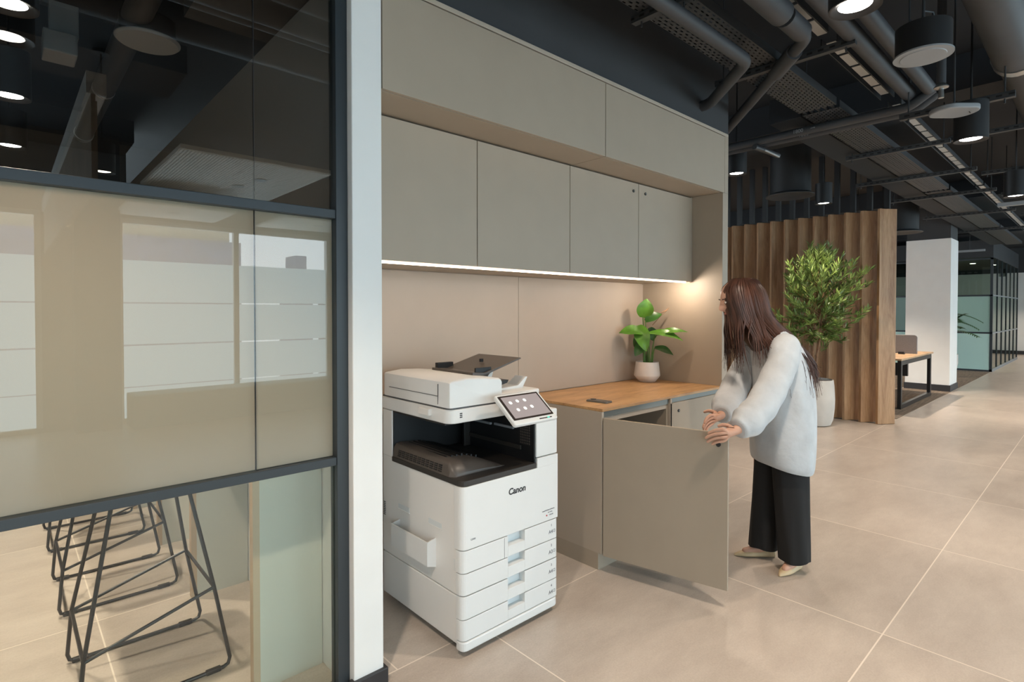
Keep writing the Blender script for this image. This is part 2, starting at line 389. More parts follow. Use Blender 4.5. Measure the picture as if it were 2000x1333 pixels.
# dark wall over the joinery
struct(MB().box(0.6, 3.99, 1.955, 2.80, ZT, SLAB).build('wall_above', 'dkwall'))
struct(MB().box(-4.2, 0.6, 1.97, 2.03, ZT + 0.003, SLAB).build('wall_above', 'dkwall'))
struct(MB().box(-4.2, 1.09, 8.0, 8.1, 0, SLAB).build('wall_room', 'dkwall'))
struct(MB().box(-4.3, -4.2, -4.9, 8.1, 0, SLAB).build('wall_west', 'white'))
struct(MB().box(1.09, 27, 12.9, 13.0, 0, SLAB).build('wall_north', 'dkwall'))
struct(MB().box(25.4, 25.5, -4.9, 12.9, 0.12, ZT).build('wall_right', 'white'))
struct(MB().box(25.35, 25.5, -4.9, 12.9, 0, 0.12).build('baseboard_right', 'skirt'))
struct(MB().box(25.42, 25.55, -4.9, 12.9, ZT, SLAB).build('wall_right', 'dkwall'))
# concrete beams under the slab
for i, (x0, x1) in enumerate(((5.9, 6.5), (11.6, 12.2), (17.2, 17.8))):
    struct(MB().box(x0, x1, -4.8, 12.8, 3.32, SLAB - 0.002).build('ceiling', 'slab'))

# ------------------------------------------------------------------ opposite facade with daylit windows (seen only as reflections)
YW = -4.7
FB = MB()
def facade():
    xs = [(-3.6, 0.33), (1.08, 3.95), (4.75, 7.6), (8.4, 11.3), (12.1, 15.0), (15.8, 18.7), (19.5, 22.4)]
    prev = -4.2
    for i, (a, b) in enumerate(xs):
        FB.box(prev, a, YW - 0.25, YW, 0, SLAB); FB.box(a, b, YW - 0.25, YW, 2.68, SLAB); FB.box(a, b, YW - 0.25, YW, 0, 0.06)
        prev = b
        w = struct(MB().box(a, a+.06, YW-.10, YW-.02, .06, 2.68).box(b-.06, b, YW-.10, YW-.02, .06, 2.68).box(a, b, YW-.10, YW-.02, 2.62, 2.68)
                   .box((a+b)/2-.035, (a+b)/2+.035, YW-.10, YW-.02, .06, 2.68).build('window_%d' % (i + 2), 'winf'))
        for k in range(4):
            z0 = 0.06 if k == 0 else 0.463 + 0.56 * (k - 1)
            z1 = [0.455, 1.008, 1.570, 2.143][k]
            if k: z0 += 0.006
            f = MB().box(a + .06, b - .06, YW - .075, YW - .070, z0, z1).build('frosted_film', 'day', w)
    FB.box(prev, 27, YW - 0.25, YW, 0, SLAB)
    struct(FB.build('wall_front', 'taupe'))
    struct(MB().box(0.62, 1.07, YW, YW + 0.35, 0, SLAB).box(4.0, 4.7, YW, YW + 0.35, 0, SLAB).box(11.35, 12.05, YW, YW + 0.35, 0, SLAB).build('wall_front', 'dkwall'))
facade()
tag(MB().box(1.15, 4.35, -4.62, -4.15, 0, .42).build('window_bench', mat('blue_teal_upholstery', (0.16, 0.34, 0.38), 0.8), bevel=.02), 'added low blue teal bench, giving the faint teal band mirrored in the partition glass', 'bench')  # added so a darker teal band shows below the mirrored windows
# suspended ribbed ceiling rafts by the windows
rb = MB()
rb.box(1.23, 2.72, -4.0, -1.93, 3.0, 3.04)
for k in range(48): rb.box(1.24 + k * .0305, 1.24 + k * .0305 + .018, -3.98, -1.95, 2.99, 3.001)
struct(rb.build('ceiling', 'ceilp'))
struct(MB().prism([(1.05, -4.66), (2.2, -4.66), (2.2, -3.6), (1.05, -3.6)], 2.72, 2.75).prism([(2.75, -4.6), (3.95, -4.45), (3.95, -3.4), (2.75, -3.4)], 2.72, 2.75).build('ceiling', 'ceilp'))
struct(MB().box(.34, .43, -4.69, .2, 2.66, 2.78).build('trim_2', 'white'))
b_ = MB(); b_.box(.36, .38, -4.69, .2, 2.16, 2.66)
for k in range(20): b_.box(.378, .40, -4.6 + k * .24, -4.48 + k * .24, 2.16, 2.66)
struct(b_.build('wall_slatted', 'brownp'))
for k, (x, y) in enumerate(((2.2, -2.7), (2.1, -3.2), (1.6, -4.1), (3.4, -3.9))):
    struct(MB().lathe([(.07, (2.984 if k < 2 else 2.719) - .004), (.07, 2.984 if k < 2 else 2.719)], (x, y), 20).build('trim_3', 'offwhite'))
# towers outside
t = MB(); t.box(-9, 7.4, -24, -21, -12, 4.35); tag(t.build('office_tower', 'bld'), 'grey blue office tower beyond the windows, mirrored in the partition glass', 'building')
t = MB(); t.box(-9, 7.0, -24, -21.2, 4.35, 6.6); t2 = t.build('brick_facade', 'bldw'); tag(t2, 'ochre gridded facade above the grey blue tower, mirrored in the partition glass', 'building')
tag(MB().box(23, 25.6, -60, -57, -20, 6.0).box(23.7, 24.9, -60, -57, 6, 7.6).box(27.5, 28.6, -60, -57, -20, 4.6).build('skyscraper', 'bld'), 'slim hazy skyscraper far off, mirrored near the top right of the partition glass', 'building')

# ------------------------------------------------------------------ meeting room glass partition (window_1)
GY = 2.0
fr = MB()
fr.box(0.918, 0.964, GY - 0.03, GY + 0.03, 0, ZT)
fr.box(-4.2, 0.918, GY - 0.025, GY + 0.025, 1.817, 1.85)
fr.box(-4.2, 0.918, GY - 0.025, GY + 0.025, 0.887, 0.918)
fr.box(-4.2, 0.918, GY - 0.025, GY + 0.025, ZT - 0.04, ZT)
fr.box(-4.2, 0.918, GY - 0.025, GY + 0.025, 0, 0.04)
fr.box(-1.9, -1.855, GY - 0.024, GY + 0.024, 0.04, ZT - 0.04)
w1 = struct(fr.build('window_1', 'frame', bevel=0.002))
for nm, z0, z1 in (('glass_pane', 0.04, 0.887), ('glass_pane', 0.918, 1.817), ('glass_pane', 1.85, ZT - 0.04)):
    cuts = [(-4.2, -1.9), (-1.855, 0.6345), (0.6355, 0.918)] if z0 > 0.5 else [(-4.2, -1.9), (-1.855, 0.918)]
    for a, b in cuts: MB().box(a, b, GY - 0.006, GY + 0.006, z0, z1).build(nm, 'glassu' if z0 > 1.5 else 'glass', w1)
MB().box(0.6345, 0.6355, GY - 0.0065, GY + 0.0065, 0.918, 1.817).box(0.6345, 0.6355, GY - 0.0065, GY + 0.0065, 1.85, ZT - 0.04).build('glass_joint', 'skirt', w1)
MB().box(-4.2, 0.918, GY + 0.010, GY + 0.014, 0.918, 1.817).build('frosted_film', 'frost', w1)

# ------------------------------------------------------------------ breakfast bar in the meeting room
t = thing('bar_counter', 'high wall bar with cream board supports behind the lower glass', 'counter', (0.81, 3.6, 0))
MB().box(0.66, 0.962, 2.16, 6.4, 1.02, 1.06).build('tabletop', 'deskw', t, bevel=0.002)
for y in (2.215, 3.17, 4.02, 4.9, 5.8):
    s_ = MB().box(0.715, 0.962, y, y + 0.036, 0.0, 1.02).build('support_panel', 'nib', t)
    MB().box(0.69, 0.715, y - 0.001, y + 0.037, 0.0, 1.02).build('edge_strip', 'nibe', s_)

tag(MB().box(0.952, 0.9645, 2.05, 7.9, 1.08, 2.77).build('acoustic_panel', 'acou'), 'charcoal felt lining on the side wall behind the upper partition glass', 'panel')
# ------------------------------------------------------------------ wire bar stools
def make_stool(x, y, label):
    t = thing('bar_stool', label, 'stool', (x, y, 0), 'wire bar stools at the wall bar')
    def P(u, v, z): return (x + u, y + v, z)
    r = 0.0075
    hw, hy = 0.25, 0.235
    for s in (-1, 1):
        L = [P(-hw + .002, s*hy, .33), P(-hw + .002, s*hy, .22), P(-hw, s*hy, .03), P(-hw + .012, s*hy, .012), P(-hw + .03, s*hy, .008)]
        # side frame: one continuous rod, floor runner, two legs kinked at the footrest joints
        pts = [P(-.135, s*.15, .745), P(-.232, s*hy, .22), P(-.247, s*hy, .04), P(-.24, s*hy, .016), P(-.222, s*hy, .0085),
               P(.222, s*hy, .0085), P(.24, s*hy, .016), P(.247, s*hy, .04), P(.19, s*hy, .35), P(.12, s*.15, .745)]
        MB().tube(pts, r, 8).build('side_frame', 'wire', t, smooth=True)
        for q in (-.205, .185):
            MB().box(x + q - .028, x + q + .028, y + s*hy - .011, y + s*hy + .011, 0, .018).build('foot_glide', 'wire', t, bevel=0.004)
        MB().tube([P(-.232, s*hy, .22), P(.19, s*hy, .35)], r * .9, 8).build('footrest', 'wire', t, smooth=True)
    MB().tube([P(-.232, -hy, .22), P(-.232, hy, .22)], r * .9, 8).build('cross_bar', 'wire', t, smooth=True)
    MB().tube([P(.19, -hy, .35), P(.19, hy, .35)], r * .9, 8).build('cross_bar', 'wire', t, smooth=True)
    MB().rbox(x - .18, x + .17, y - .19, y + .19, .742, .785, .07).build('seat', 'seatm', t, smooth=True, bevel=0.012)
    return t
st = make_stool(0.425, 2.69, 'black wire bar stool nearest the partition glass')
dup(st, (0.425, 3.635, 0), 'middle one of the three black wire bar stools behind the glass')
dup(st, (0.425, 4.585, 0), 'black wire bar stool farthest from the partition glass')

# ------------------------------------------------------------------ joinery niche
tag(MB().box(3.874, 3.955, YF, 2.64, 0, 2.337).box(3.902, 3.955, YF, 2.64, 2.337, ZT - 0.022).box(3.875, 3.902, YF + .02, 2.64, 2.337, ZT - 0.022).build('end_panel', 'taupe', bevel=0.002), 'tall taupe end panel closing the right side of the cupboard niche', 'panel')
tag(MB().box(1.092, 3.955, YF, 2.62, ZT - 0.021, ZT).build('top_trim', 'taupe_d', bevel=0.0015), 'thin pale trim running along the top of the overhead cupboards', 'trim')
def cupboard(x0, x1, yf, z0, z1, label, lock=None, name='wall_cabinet', yb=2.628, group=None, dx=0.0):
    t = thing(name, label, 'cabinet', ((x0+x1)/2, (yf+yb)/2, z0), group)
    MB().box(x0 + .001, x1 - .001 , yf + .021, yb, z0, z1).build('cabinet_body', 'taupe', t)
    d = MB().box(x0 + .0015, x1 - .0015 + dx, yf, yf + .018, z0 + .001, z1 - .004).build('door', 'taupe', t, bevel=0.0012)
    if lock:
        lx, lz = lock
        k = MB(); k.tube([(lx, yf - .006, lz), (lx, yf + .002, lz)], .0095, 20); k.build('cam_lock', 'ink', d, smooth=True)
        MB().tube([(lx, yf - .0068, lz), (lx, yf - .0055, lz)], .0045, 16).build('key_slot', 'alum', d)
    return t
G1 = 'taupe wall cupboards over the worktop'
cupboard(1.093, 2.493, YF, 2.338, 2.752, 'long overhead cupboard directly above the printer, left of the top pair', name='overhead_cabinet', group='overhead cupboards along the top')
cupboard(2.495, 3.874, YF, 2.338, 2.752, 'overhead cupboard at the right end under the dark wall', name='overhead_cabinet', group='overhead cupboards along the top', dx=0.026)
cupboard(1.093, 1.760, 2.173, 1.694, 2.332, 'taupe wall cupboard leftmost above the printer, partly behind the white wall end', group=G1)
cupboard(1.762, 2.463, 2.173, 1.694, 2.332, 'taupe wall cupboard without a lock, second from the white wall', group=G1)
cupboard(2.465, 3.160, 2.173, 1.694, 2.332, 'taupe wall cupboard with its lock at the top right corner', (3.099, 2.272), group=G1)
cupboard(3.162, 3.850, 2.173, 1.694, 2.332, 'taupe wall cupboard at the far right with its lock at the top left corner', (3.237, 2.272), group=G1)
tag(MB().box(3.852, 3.873, 2.18, 2.628, 1.694, 2.335).build('filler_strip', 'taupe'), 'narrow taupe filler between the last wall cupboard and the end panel', 'panel')
# back panels in the niche
tag(MB().box(1.092, 2.463, 2.618, 2.6295, 0.005, 1.69).build('splashback_panel', 'panel'), 'beige back panel behind the printer', 'panel', 'beige back panels of the niche')
tag(MB().box(2.466, 3.873, 2.618, 2.6295, 0.922, 1.69).build('splashback_panel', 'panel'), 'beige back panel above the oak worktop, behind the potted plant', 'panel', 'beige back panels of the niche')
# LED strip
ls = tag(MB().box(1.12, 3.80, 2.186, 2.200, 1.684, 1.6935).build('led_strip', 'ledm'), 'warm glowing light strip under the wall cupboards', 'light')
la = bpy.data.lights.new('led_light', 'AREA'); la.shape = 'RECTANGLE'; la.size = 2.66; la.size_y = 0.014; la.energy = 3.1; la.color = (1.0, 0.77, 0.58)
lo = bpy.data.objects.new('led_light', la); COL.objects.link(lo); lo.parent = ls; lo.location = (0, 0.004, -0.0015); 
la2 = bpy.data.lights.new('end_panel_fill', 'POINT'); la2.energy = 3.4; la2.color = (1.0, 0.86, 0.72); la2.shadow_soft_size = 0.006  # extra point lamp added to brighten the end panel beside the strip
lo2 = bpy.data.objects.new('end_panel_fill', la2); COL.objects.link(lo2); lo2.parent = ls; lo2.location = (1.21, 0.01, -0.008)

# ------------------------------------------------------------------ base cabinets and worktop
CT = 0.918
tag(MB().box(2.468, 3.873, YF - 0.003, 2.617, CT - 0.016, CT).build('worktop', 'oak', bevel=0.0015), 'golden oak worktop with the phone and potted plant on it', 'worktop')
def base_unit(x0, x1, label, open_door):
    t = thing('base_cabinet', label, 'cabinet', ((x0+x1)/2, 2.28, 0), 'taupe base cupboards under the oak worktop')
    MB().box(x0, x0 + .018, YF, 2.615, 0.095, CT - .017).build('side_panel', 'taupe_d', t, bevel=0.001)
    MB().box(x1 - .018, x1, YF + .02, 2.615, 0.095, CT - .017).build('side_panel', 'taupe', t)
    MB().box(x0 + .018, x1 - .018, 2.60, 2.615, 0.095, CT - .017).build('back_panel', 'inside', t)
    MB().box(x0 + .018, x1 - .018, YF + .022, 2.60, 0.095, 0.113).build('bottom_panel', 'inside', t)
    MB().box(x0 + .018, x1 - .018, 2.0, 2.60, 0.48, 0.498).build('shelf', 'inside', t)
    MB().box(x0, x1, YF + .024, YF + .042, 0.0, 0.095).box(x0, x0 + .018, YF + .042, 2.615, 0, .095).build('plinth', 'taupe', t)
    MB().box(x0 + .018, x1 - .001, YF + .012, YF + .03, 0.866, CT - .017).build('grip_rail', 'alum', t)
    MB().box(x0 + .018, x1 - .018, YF + .020, YF + .09, 0.836, 0.866).build('front_rail', 'taupe_d', t)
    if not open_door:
        d = MB().box(x0 + .002, x1 - .002, YF, YF + .018, 0.098, 0.868).build('door', 'taupe', t, bevel=0.0012)
        MB().tube([(3.276, YF - .006, .812), (3.276, YF + .002, .812)], .010, 20).build('cam_lock', 'ink', d, smooth=True)
        MB().tube([(3.276, YF - .0068, .812), (3.276, YF - .005, .812)], .0045, 16).build('key_slot', 'alum', d)
    else:
        hx, hy = 2.474, YF - 0.004; ex, ey = 2.612, 1.268
        L = math.hypot(ex - hx, ey - hy); a = math.atan2(ey - hy, ex - hx)
        R = Matrix.Rotation(a, 3, 'Z')
        b = MB(); b.box(hx + .004, hx + L, hy - .009, hy + .009, 0.090, 0.868, R, (hx, hy, 0)); d = b.build('door', 'taupe', t, bevel=0.0015)
        p = Vector((hx, hy, 0)); c = p + R @ Vector((L - .045, -.009, .81)); c2 = p + R @ Vector((L - .045, -.018, .81))
        MB().tube([c, c2], .011, 20).build('cam_lock', 'ink', d, smooth=True)
        for z in (.2, .75):
            q = p + R @ Vector((.05, .012, z)); MB().box(q.x - .02, q.x + .03, q.y - .012, q.y + .012, z - .02, z + .02, R, q).build('hinge', 'alum', d)
    return t
base_unit(2.466, 3.176, 'taupe base cupboard beside the printer with its door swung wide open', True)
base_unit(3.178, 3.872, 'taupe base cupboard with a closed door and round lock', False)

# ------------------------------------------------------------------ printer
def printer():
    X0, X1, Y0, Y1 = 1.405, 1.990, 1.832, 2.50
    t = thing('office_printer', 'white multifunction office printer with angled touchscreen standing before the niche', 'printer', ((X0+X1)/2, (Y0+Y1)/2, 0))
    def B(nm, m, f, **k):
        b = MB(); f(b); return b.build(nm, m, t, **k)
    yb = Y0 + 0.045           # front covers end, body starts
    # lower body with side cheeks
    B('lower_body', 'pw2', lambda b: b.box(X0 + .004, X1 - .004, yb, Y1, 0.045, 0.252), bevel=.004)
    B('middle_body', 'pw2', lambda b: b.box(X0 + .004, X1 - .004, yb, Y1, 0.256, 0.745), bevel=.004)
    B('right_tower', 'pw', lambda b: b.box(1.846, X1, Y0 + .004, Y1, 0.775, 0.995).box(1.846, X1, yb, Y1, .745, .775), bevel=.006)
    B('rear_tower', 'pw2', lambda b: b.box(X0 + .004, 1.846, 2.412, Y1, 0.745, 0.976), bevel=.003)
    # front cover with rounded left corner
    B('front_cover', 'pw', lambda b: b.rbox(X0 - .004, X1, Y0, yb + .01, 0.459, 0.727, .028, corners=(1,0,0,0)).box(1.848, X1, Y0, yb + .01, .7268, .772), bevel=.0015)
    # drawers: each with a finger recess open at its top
    rx0, rx1 = 1.661, 1.766
    zs = [(0.361, 0.455, 0.408), (0.266, 0.357, 0.315), (0.164, 0.261, 0.212), (0.073, 0.160, 0.117)]
    for i, (z0, z1, zr) in enumerate(zs):
        def f(b, z0=z0, z1=z1, zr=zr):
            b.rbox(X0 - .004, rx0, Y0, yb, z0, z1, .028, corners=(1,0,0,0)); b.rbox(rx1, X1, Y0, yb, z0, z1, .016, corners=(0,1,0,0))
            b.box(rx0, rx1, Y0, yb, z0, zr)
        d = B('paper_drawer', 'pw', f, bevel=.0016)
        b = MB(); b.box(rx0, rx1, yb - .008, yb - .004, zr - .004, z1 - .001); b.build('handle_recess', 'prec', d)
        text(str(i + 1), .016, 'drawer_number', 'inkg', d, (1.945, Y0 - .0005, z1 - .030), (1,0,0), (0,0,1))
        text(['A4', 'A3', 'A4', 'A4'][i], .024, 'paper_size_mark', 'inkg', d, (1.940, Y0 - .0005, z1 - .064), (1,0,0), (0,0,1))
        m_ = MB(); x = 1.959; z = z1 - .062
        for a in ((x,x+.012,z,z+.0015),(x,x+.012,z+.012,z+.0135),(x,x+.0015,z,z+.0135),(x+.0105,x+.012,z,z+.0135)): m_.box(a[0], a[1], Y0-.0008, Y0+.001, a[2], a[3])
        m_.build('paper_icon', 'inkg', d)
    B('drawer_split', 'pseam', lambda b: b.box(1.638, 1.6396, Y0 - .0006, Y0 + .02, .361, .452))
    B('seam_backing', 'pseam', lambda b: b.box(X0 + .012, X1 - .012, yb - .003, yb + .002, .055, .74))
    B('base_skirt', 'pw', lambda b: b.rbox(X0 - .004, X1, Y0 - .004, yb, 0.028, 0.069, .028, corners=(1,1,0,0)), bevel=.006)
    for cx, cy in ((X0 + .06, Y0 + .1), (X1 - .06, Y0 + .1), (X0 + .06, Y1 - .08), (X1 - .06, Y1 - .08)):
        B('caster', 'pblk', lambda b: b.tube([(cx - .012, cy, .0235), (cx + .012, cy, .0235)], .0235, 16).box(cx - .016, cx + .016, cy - .016, cy + .016, .03, .05), smooth=True)
    B('side_vent_strip', 'pw', lambda b: b.rbox(X0 - .0005, X0 + .008, Y0 + .05, Y0 + .066, .64, .72, .003).rbox(X0 - .0005, X0 + .008, Y0 + .05, Y0 + .066, .36, .41, .003))
    # output cavity
    B('cavity_back', 'pblk', lambda b: b.box(X0 + .01, 1.848, 2.404, 2.412, .745, .976).box(1.838, 1.8465, Y0 + .012, 2.41, .745, .976).box(X0 + .01, 1.846, Y0 + .14, 2.41, .968, .976))
    B('side_grille', 'pbrown', lambda b: [b.box(1.8355, 1.839, Y0 + .04 + i * .012, Y0 + .046 + i * .012, .83 + j * .013, .838 + j * .013) for i in range(6) for j in range(9)])
    B('eject_roller_bar', 'offwhite', lambda b: b.box(1.824, 1.838, 1.98, 2.12, .892, .904).box(1.824, 1.838, 2.15, 2.30, .888, .90), bevel=.002)
    B('inner_frame', 'pdark', lambda b: b.box(1.80, 1.838, 2.33, 2.345, .75, .97).box(1.83, 1.838, 1.93, 2.35, .80, .82), bevel=.002)
    # dark output tray with raised slotted rim
    B('output_tray', 'pdark', lambda b: b.rbox(X0 - .002, 1.846, Y0 + .002, 2.405, .727, .752, .034, corners=(1,0,0,0)), bevel=.004)
    def hump(b):
        prof = [(X0 + .001, .752), (X0 + .010, .795), (X0 + .022, .808), (X0 + .05, .812), (X0 + .17, .800), (X0 + .24, .776), (X0 + .30, .752)]
        rings = []
        for y, s in ((Y0 + .075, .25), (Y0 + .10, .75), (Y0 + .125, 1), (2.2, 1.06), (2.40, 1.1)):
            rings.append([(px_ + (0.02 if s < .5 else 0), y, .75 + (pz - .75) * s) for px_, pz in prof])
        b.loft(rings)
    h = B('tray_ramp', 'pbrown', hump, smooth=True)
    g = MB()
    for i in range(11):
        for j in range(4):
            y = 1.99 + i * .034; z = .762 + j * .0085
            xo = X0 + .001 + (z - .752) / .043 * .009
            g.box(xo - .0022, xo + .004, y, y + .024, z, z + .0042)
    g.build('ramp_slots', 'pblk', h)
    g = MB()
    for i in range(7): g.box(X0 + .05 + i * .028, X0 + .058 + i * .028, 2.02, 2.38, .800 - max(0, i - 3) * .006, .815 - max(0, i - 3) * .007)
    g.build('tray_ribs', 'pblk', h)
    # scanner bed
    B('scanner_bed', 'pw', lambda b: b.rbox(X0, 1.975, Y0 + .095, Y1, .978, 1.040, .045, corners=(1,1,0,0)), bevel=.005, smooth=True)
    B('scanner_seam', 'pseam', lambda b: b.rbox(X0 + .006, 1.968, Y0 + .101, Y1, 1.039, 1.0475, .042, corners=(1,1,0,0)))
    B('stapler_block', 'pw2', lambda b: b.rbox(X0 - .016, X0 + .01, 2.06, 2.15, 1.0, 1.032, .006), bevel=.004)
    m_ = MB()
    for k in range(3): m_.box(1.462, 1.476, Y0 + .0945, Y0 + .097, 1.002 + k * .008, 1.007 + k * .008)
    m_.build('panel_mark', 'ink', t)
    # document feeder
    def adf(b):
        x0 = X0 + .0; prof = [(x0, 1.049), (1.712, 1.049), (1.707, 1.145), (1.703, 1.153), (1.695, 1.158), (1.60, 1.168), (1.50, 1.173), (x0 + .014, 1.165), (x0 + .004, 1.158)]
        rings = []
        for y, in_ in ((Y0 + .094, .014), (Y0 + .098, .005), (Y0 + .106, .0), (2.47, 0), (2.49, .008)):
            rings.append([(min(max(px_, x0 + in_), 1.712 - in_ * .4), y, max(1.049, pz - in_ * .5)) for px_, pz in prof])
        b.loft(rings)
    a = B('document_feeder', 'pw', adf, smooth=True)
    b = MB(); b.box(X0 - .0008, X0 + .002, 2.01, 2.013, 1.058, 1.148).box(X0 - .0008, X0 + .002, 2.01, 2.43, 1.093, 1.0955); b.build('feeder_seam', 'pseam', a)
    B('feeder_bed', 'pw', lambda b: b.rbox(1.690, 1.978, Y0 + .10, Y1 - .01, 1.049, 1.082, .03, corners=(0,1,1,0)), bevel=.006, smooth=True)
    B('catch_flap', 'pw', lambda b: b.extr([(1.70, 1.082), (1.93, 1.082), (1.965, 1.135), (1.955, 1.137), (1.90, 1.096), (1.70, 1.088)], 'y', 2.02, 2.10))
    B('catch_flap', 'pw', lambda b: b.extr([(1.70, 1.082), (1.90, 1.082), (1.925, 1.150), (1.915, 1.152), (1.86, 1.10), (1.70, 1.09)], 'y', 2.24, 2.42))
    B('document_tray', 'pbrown', lambda b: b.extr([(1.64, 1.162), (1.72, 1.158), (1.96, 1.225), (1.955, 1.232), (1.72, 1.170), (1.64, 1.176)], 'y', 2.06, 2.40), bevel=.002)
    B('paper_guide', 'pblk', lambda b: b.box(1.67, 1.77, 2.075, 2.085, 1.165, 1.195), bevel=.002)
    B('paper_guide', 'pblk', lambda b: b.box(1.66, 1.76, 2.375, 2.40, 1.165, 1.20), bevel=.002)
    B('paper_stop', 'pblk', lambda b: b.box(1.82, 1.84, 2.22, 2.232, 1.205, 1.222), bevel=.002)
    B('feed_slot', 'pblk', lambda b: b.extr([(1.69, 1.10), (1.80, 1.12), (1.81, 1.135), (1.69, 1.14)], 'y', 1.99, 2.2), bevel=.002)
    # touchscreen on its arm (tilted up towards the user, jutting past the body)
    B('screen_arm', 'pw', lambda b: b.box(1.70, 1.80, Y0 + .06, Y0 + .13, .985, 1.045), bevel=.004)
    c = Vector((1.735, 1.792, 1.040)); Rx = Matrix.Rotation(math.radians(0), 3, 'Z') @ Matrix.Rotation(math.radians(-52), 3, 'X')
    # local: x right, y out of the face (negative), z up the face
    def S(b, u0, u1, w0, w1, d0, d1, r=.012):
        n0 = len(b.bm.verts); b.rbox(u0, u1, w0, w1, d0, d1, r); b.bm.verts.ensure_lookup_table()
        Rm = Matrix.Rotation(math.radians(38), 3, 'X')
        for v in b.bm.verts[n0:]: v.co = c + Rm @ v.co
    b = MB(); S(b, -.135, .135, -.095, .085, -.018, .0); sc = b.build('touch_screen', 'pw', t, bevel=.004, smooth=True)
    b = MB(); S(b, -.124, .124, -.070, .075, -.002, .0008, .004); b.build('screen_bezel', 'bezel', sc)
    b = MB(); S(b, -.110, .114, -.060, .066, 0, .0014, .002); b.build('display', 'screen', sc)
    b = MB()
    for k, (u, w) in enumerate([(-.075,.03),(-.03,.035),(.015,.035),(-.06,-.015),(-.015,-.012),(.03,-.008)]): S(b, u - .009, u + .009, w - .009, w + .009, .001, .0018, .008)
    b.build('menu_icons', 'icon', sc)
    b = MB(); S(b, .02, .10, -.086, -.081, -.001, .001, .002); b.build('button_bar', 'pblk', sc)
    b = MB(); S(b, .07, .085, -.086, -.081, 0, .0016, .002); b.build('status_light', 'teal', sc)
    # side details
    def pocket(b):
        xo = X0 + .004
        b.extr([(xo, .325), (xo - .046, .340), (xo - .046, .445), (xo - .040, .445), (xo - .040, .350), (xo, .350)], 'y', 2.041, 2.339).extr([(xo, .325), (xo - .046, .340), (xo - .046, .445), (xo, .455)], 'y', 2.035, 2.041).extr([(xo, .325), (xo - .046, .340), (xo - .046, .445), (xo, .455)], 'y', 2.339, 2.345)
    B('manual_pocket', 'pw', pocket)
    B('grip_recess', 'prec', lambda b: b.box(X0 + .0025, X0 + .006, 1.99, 2.09, .508, .532).box(X0 + .0025, X0 + .006, 2.25, 2.35, .508, .532))
    B('recess_lip', 'pw2', lambda b: b.box(X0 + .0005, X0 + .006, 1.988, 2.092, .504, .5085).box(X0 + .0005, X0 + .006, 2.248, 2.352, .504, .5085))  # narrow warm white lip under each side grip
    B('rear_vent', 'pseam', lambda b: [b.box(X0 + .002, X0 + .006, 2.475, 2.492, .44 + i * .009, .4445 + i * .009) for i in range(8)])
    # print on the front
    text('Canon', .040, 'brand_lettering', 'ink', t, (1.7165, Y0 - .0006, .640), (1,0,0), (0,0,1), shear=.12, bold=.028)
    text('imageRUNNER ADVANCE', .0075, 'model_lettering', 'inkg', t, (1.923, Y0 - .0006, .508), (1,0,0), (0,0,1))
    text('DX C3935i', .0065, 'model_lettering', 'inkg', t, (1.935, Y0 - .0006, .496), (1,0,0), (0,0,1))
    text('COLOR', .008, 'model_lettering', 'inkg', t, (1.943, Y0 - .0006, .482), (1,0,0), (0,0,1))
    B('red_dot_mark', 'red', lambda b: b.tube([(1.912, Y0 - .001, .485), (1.912, Y0 + .001, .485)], .004, 12))
    text('C3935', .010, 'small_lettering', 'inkg', t, (1.46, Y0 - .0006, .495), (1,0,0), (0,0,1))
printer()

# ------------------------------------------------------------------ phone on the worktop
def phone():
    t = thing('smartphone', 'dark smartphone lying on the near corner of the oak worktop', 'phone', (2.655, 2.105, CT))
    R = Matrix.Rotation(math.radians(6), 3, 'Z')
    def PB(x0, x1, y0, y1, z0, z1, r, nm, m, par, bev=0.0015):
        b = MB(); b.rbox(x0, x1, y0, y1, z0, z1, r)
        for v in b.bm.verts: v.co = Vector((2.655, 2.105, CT)) + R @ v.co
        return b.build(nm, m, par, bevel=bev, smooth=True)
    PB(-.036, .036, -.074, .074, 0.0, .0085, .011, 'phone_frame', 'alum', t)
    PB(-.0345, .0345, -.0725, .0725, .0084, .0098, .010, 'back_glass', 'phone', t, .0005)
    PB(.002, .030, .036, .066, .0096, .0120, .008, 'camera_bump', 'phone', t, .0006)
phone()

# ------------------------------------------------------------------ plants
def leaf_blade(b, p0, p1, width, nrm, droop=0.0, fold=0.12, seg=8, tipw=0.0, wave=0.0):
    p0 = Vector(p0); p1 = Vector(p1); d = p1 - p0; L = d.length; d.normalize()
    n = Vector(nrm).normalized(); s = d.cross(n).normalized(); n = s.cross(d)
    rings = []
    for i in range(seg + 1):
        t = i / seg; w = width * 0.5 * (math.sin(math.pi * min(1, t * 0.93 + 0.07)) ** 0.75) * (1.12 - .3 * t)
        if i == seg: w = 0.001
        c = p0 + d * L * t + n * (math.sin(math.pi * t) * droop * L) + Vector((0, 0, -1)) * (t * t * abs(droop) * L * .5)
        wv = math.sin(t * 9 + width * 40) * wave * width
        rings.append([c - s * w + n * (fold * w + wv), c - s * w * .5 + n * (fold * w * .4), c, c + s * w * .5 + n * (fold * w * .4), c + s * w + n * (fold * w - wv)])
    b.loft(rings, cap=False, closed=False)
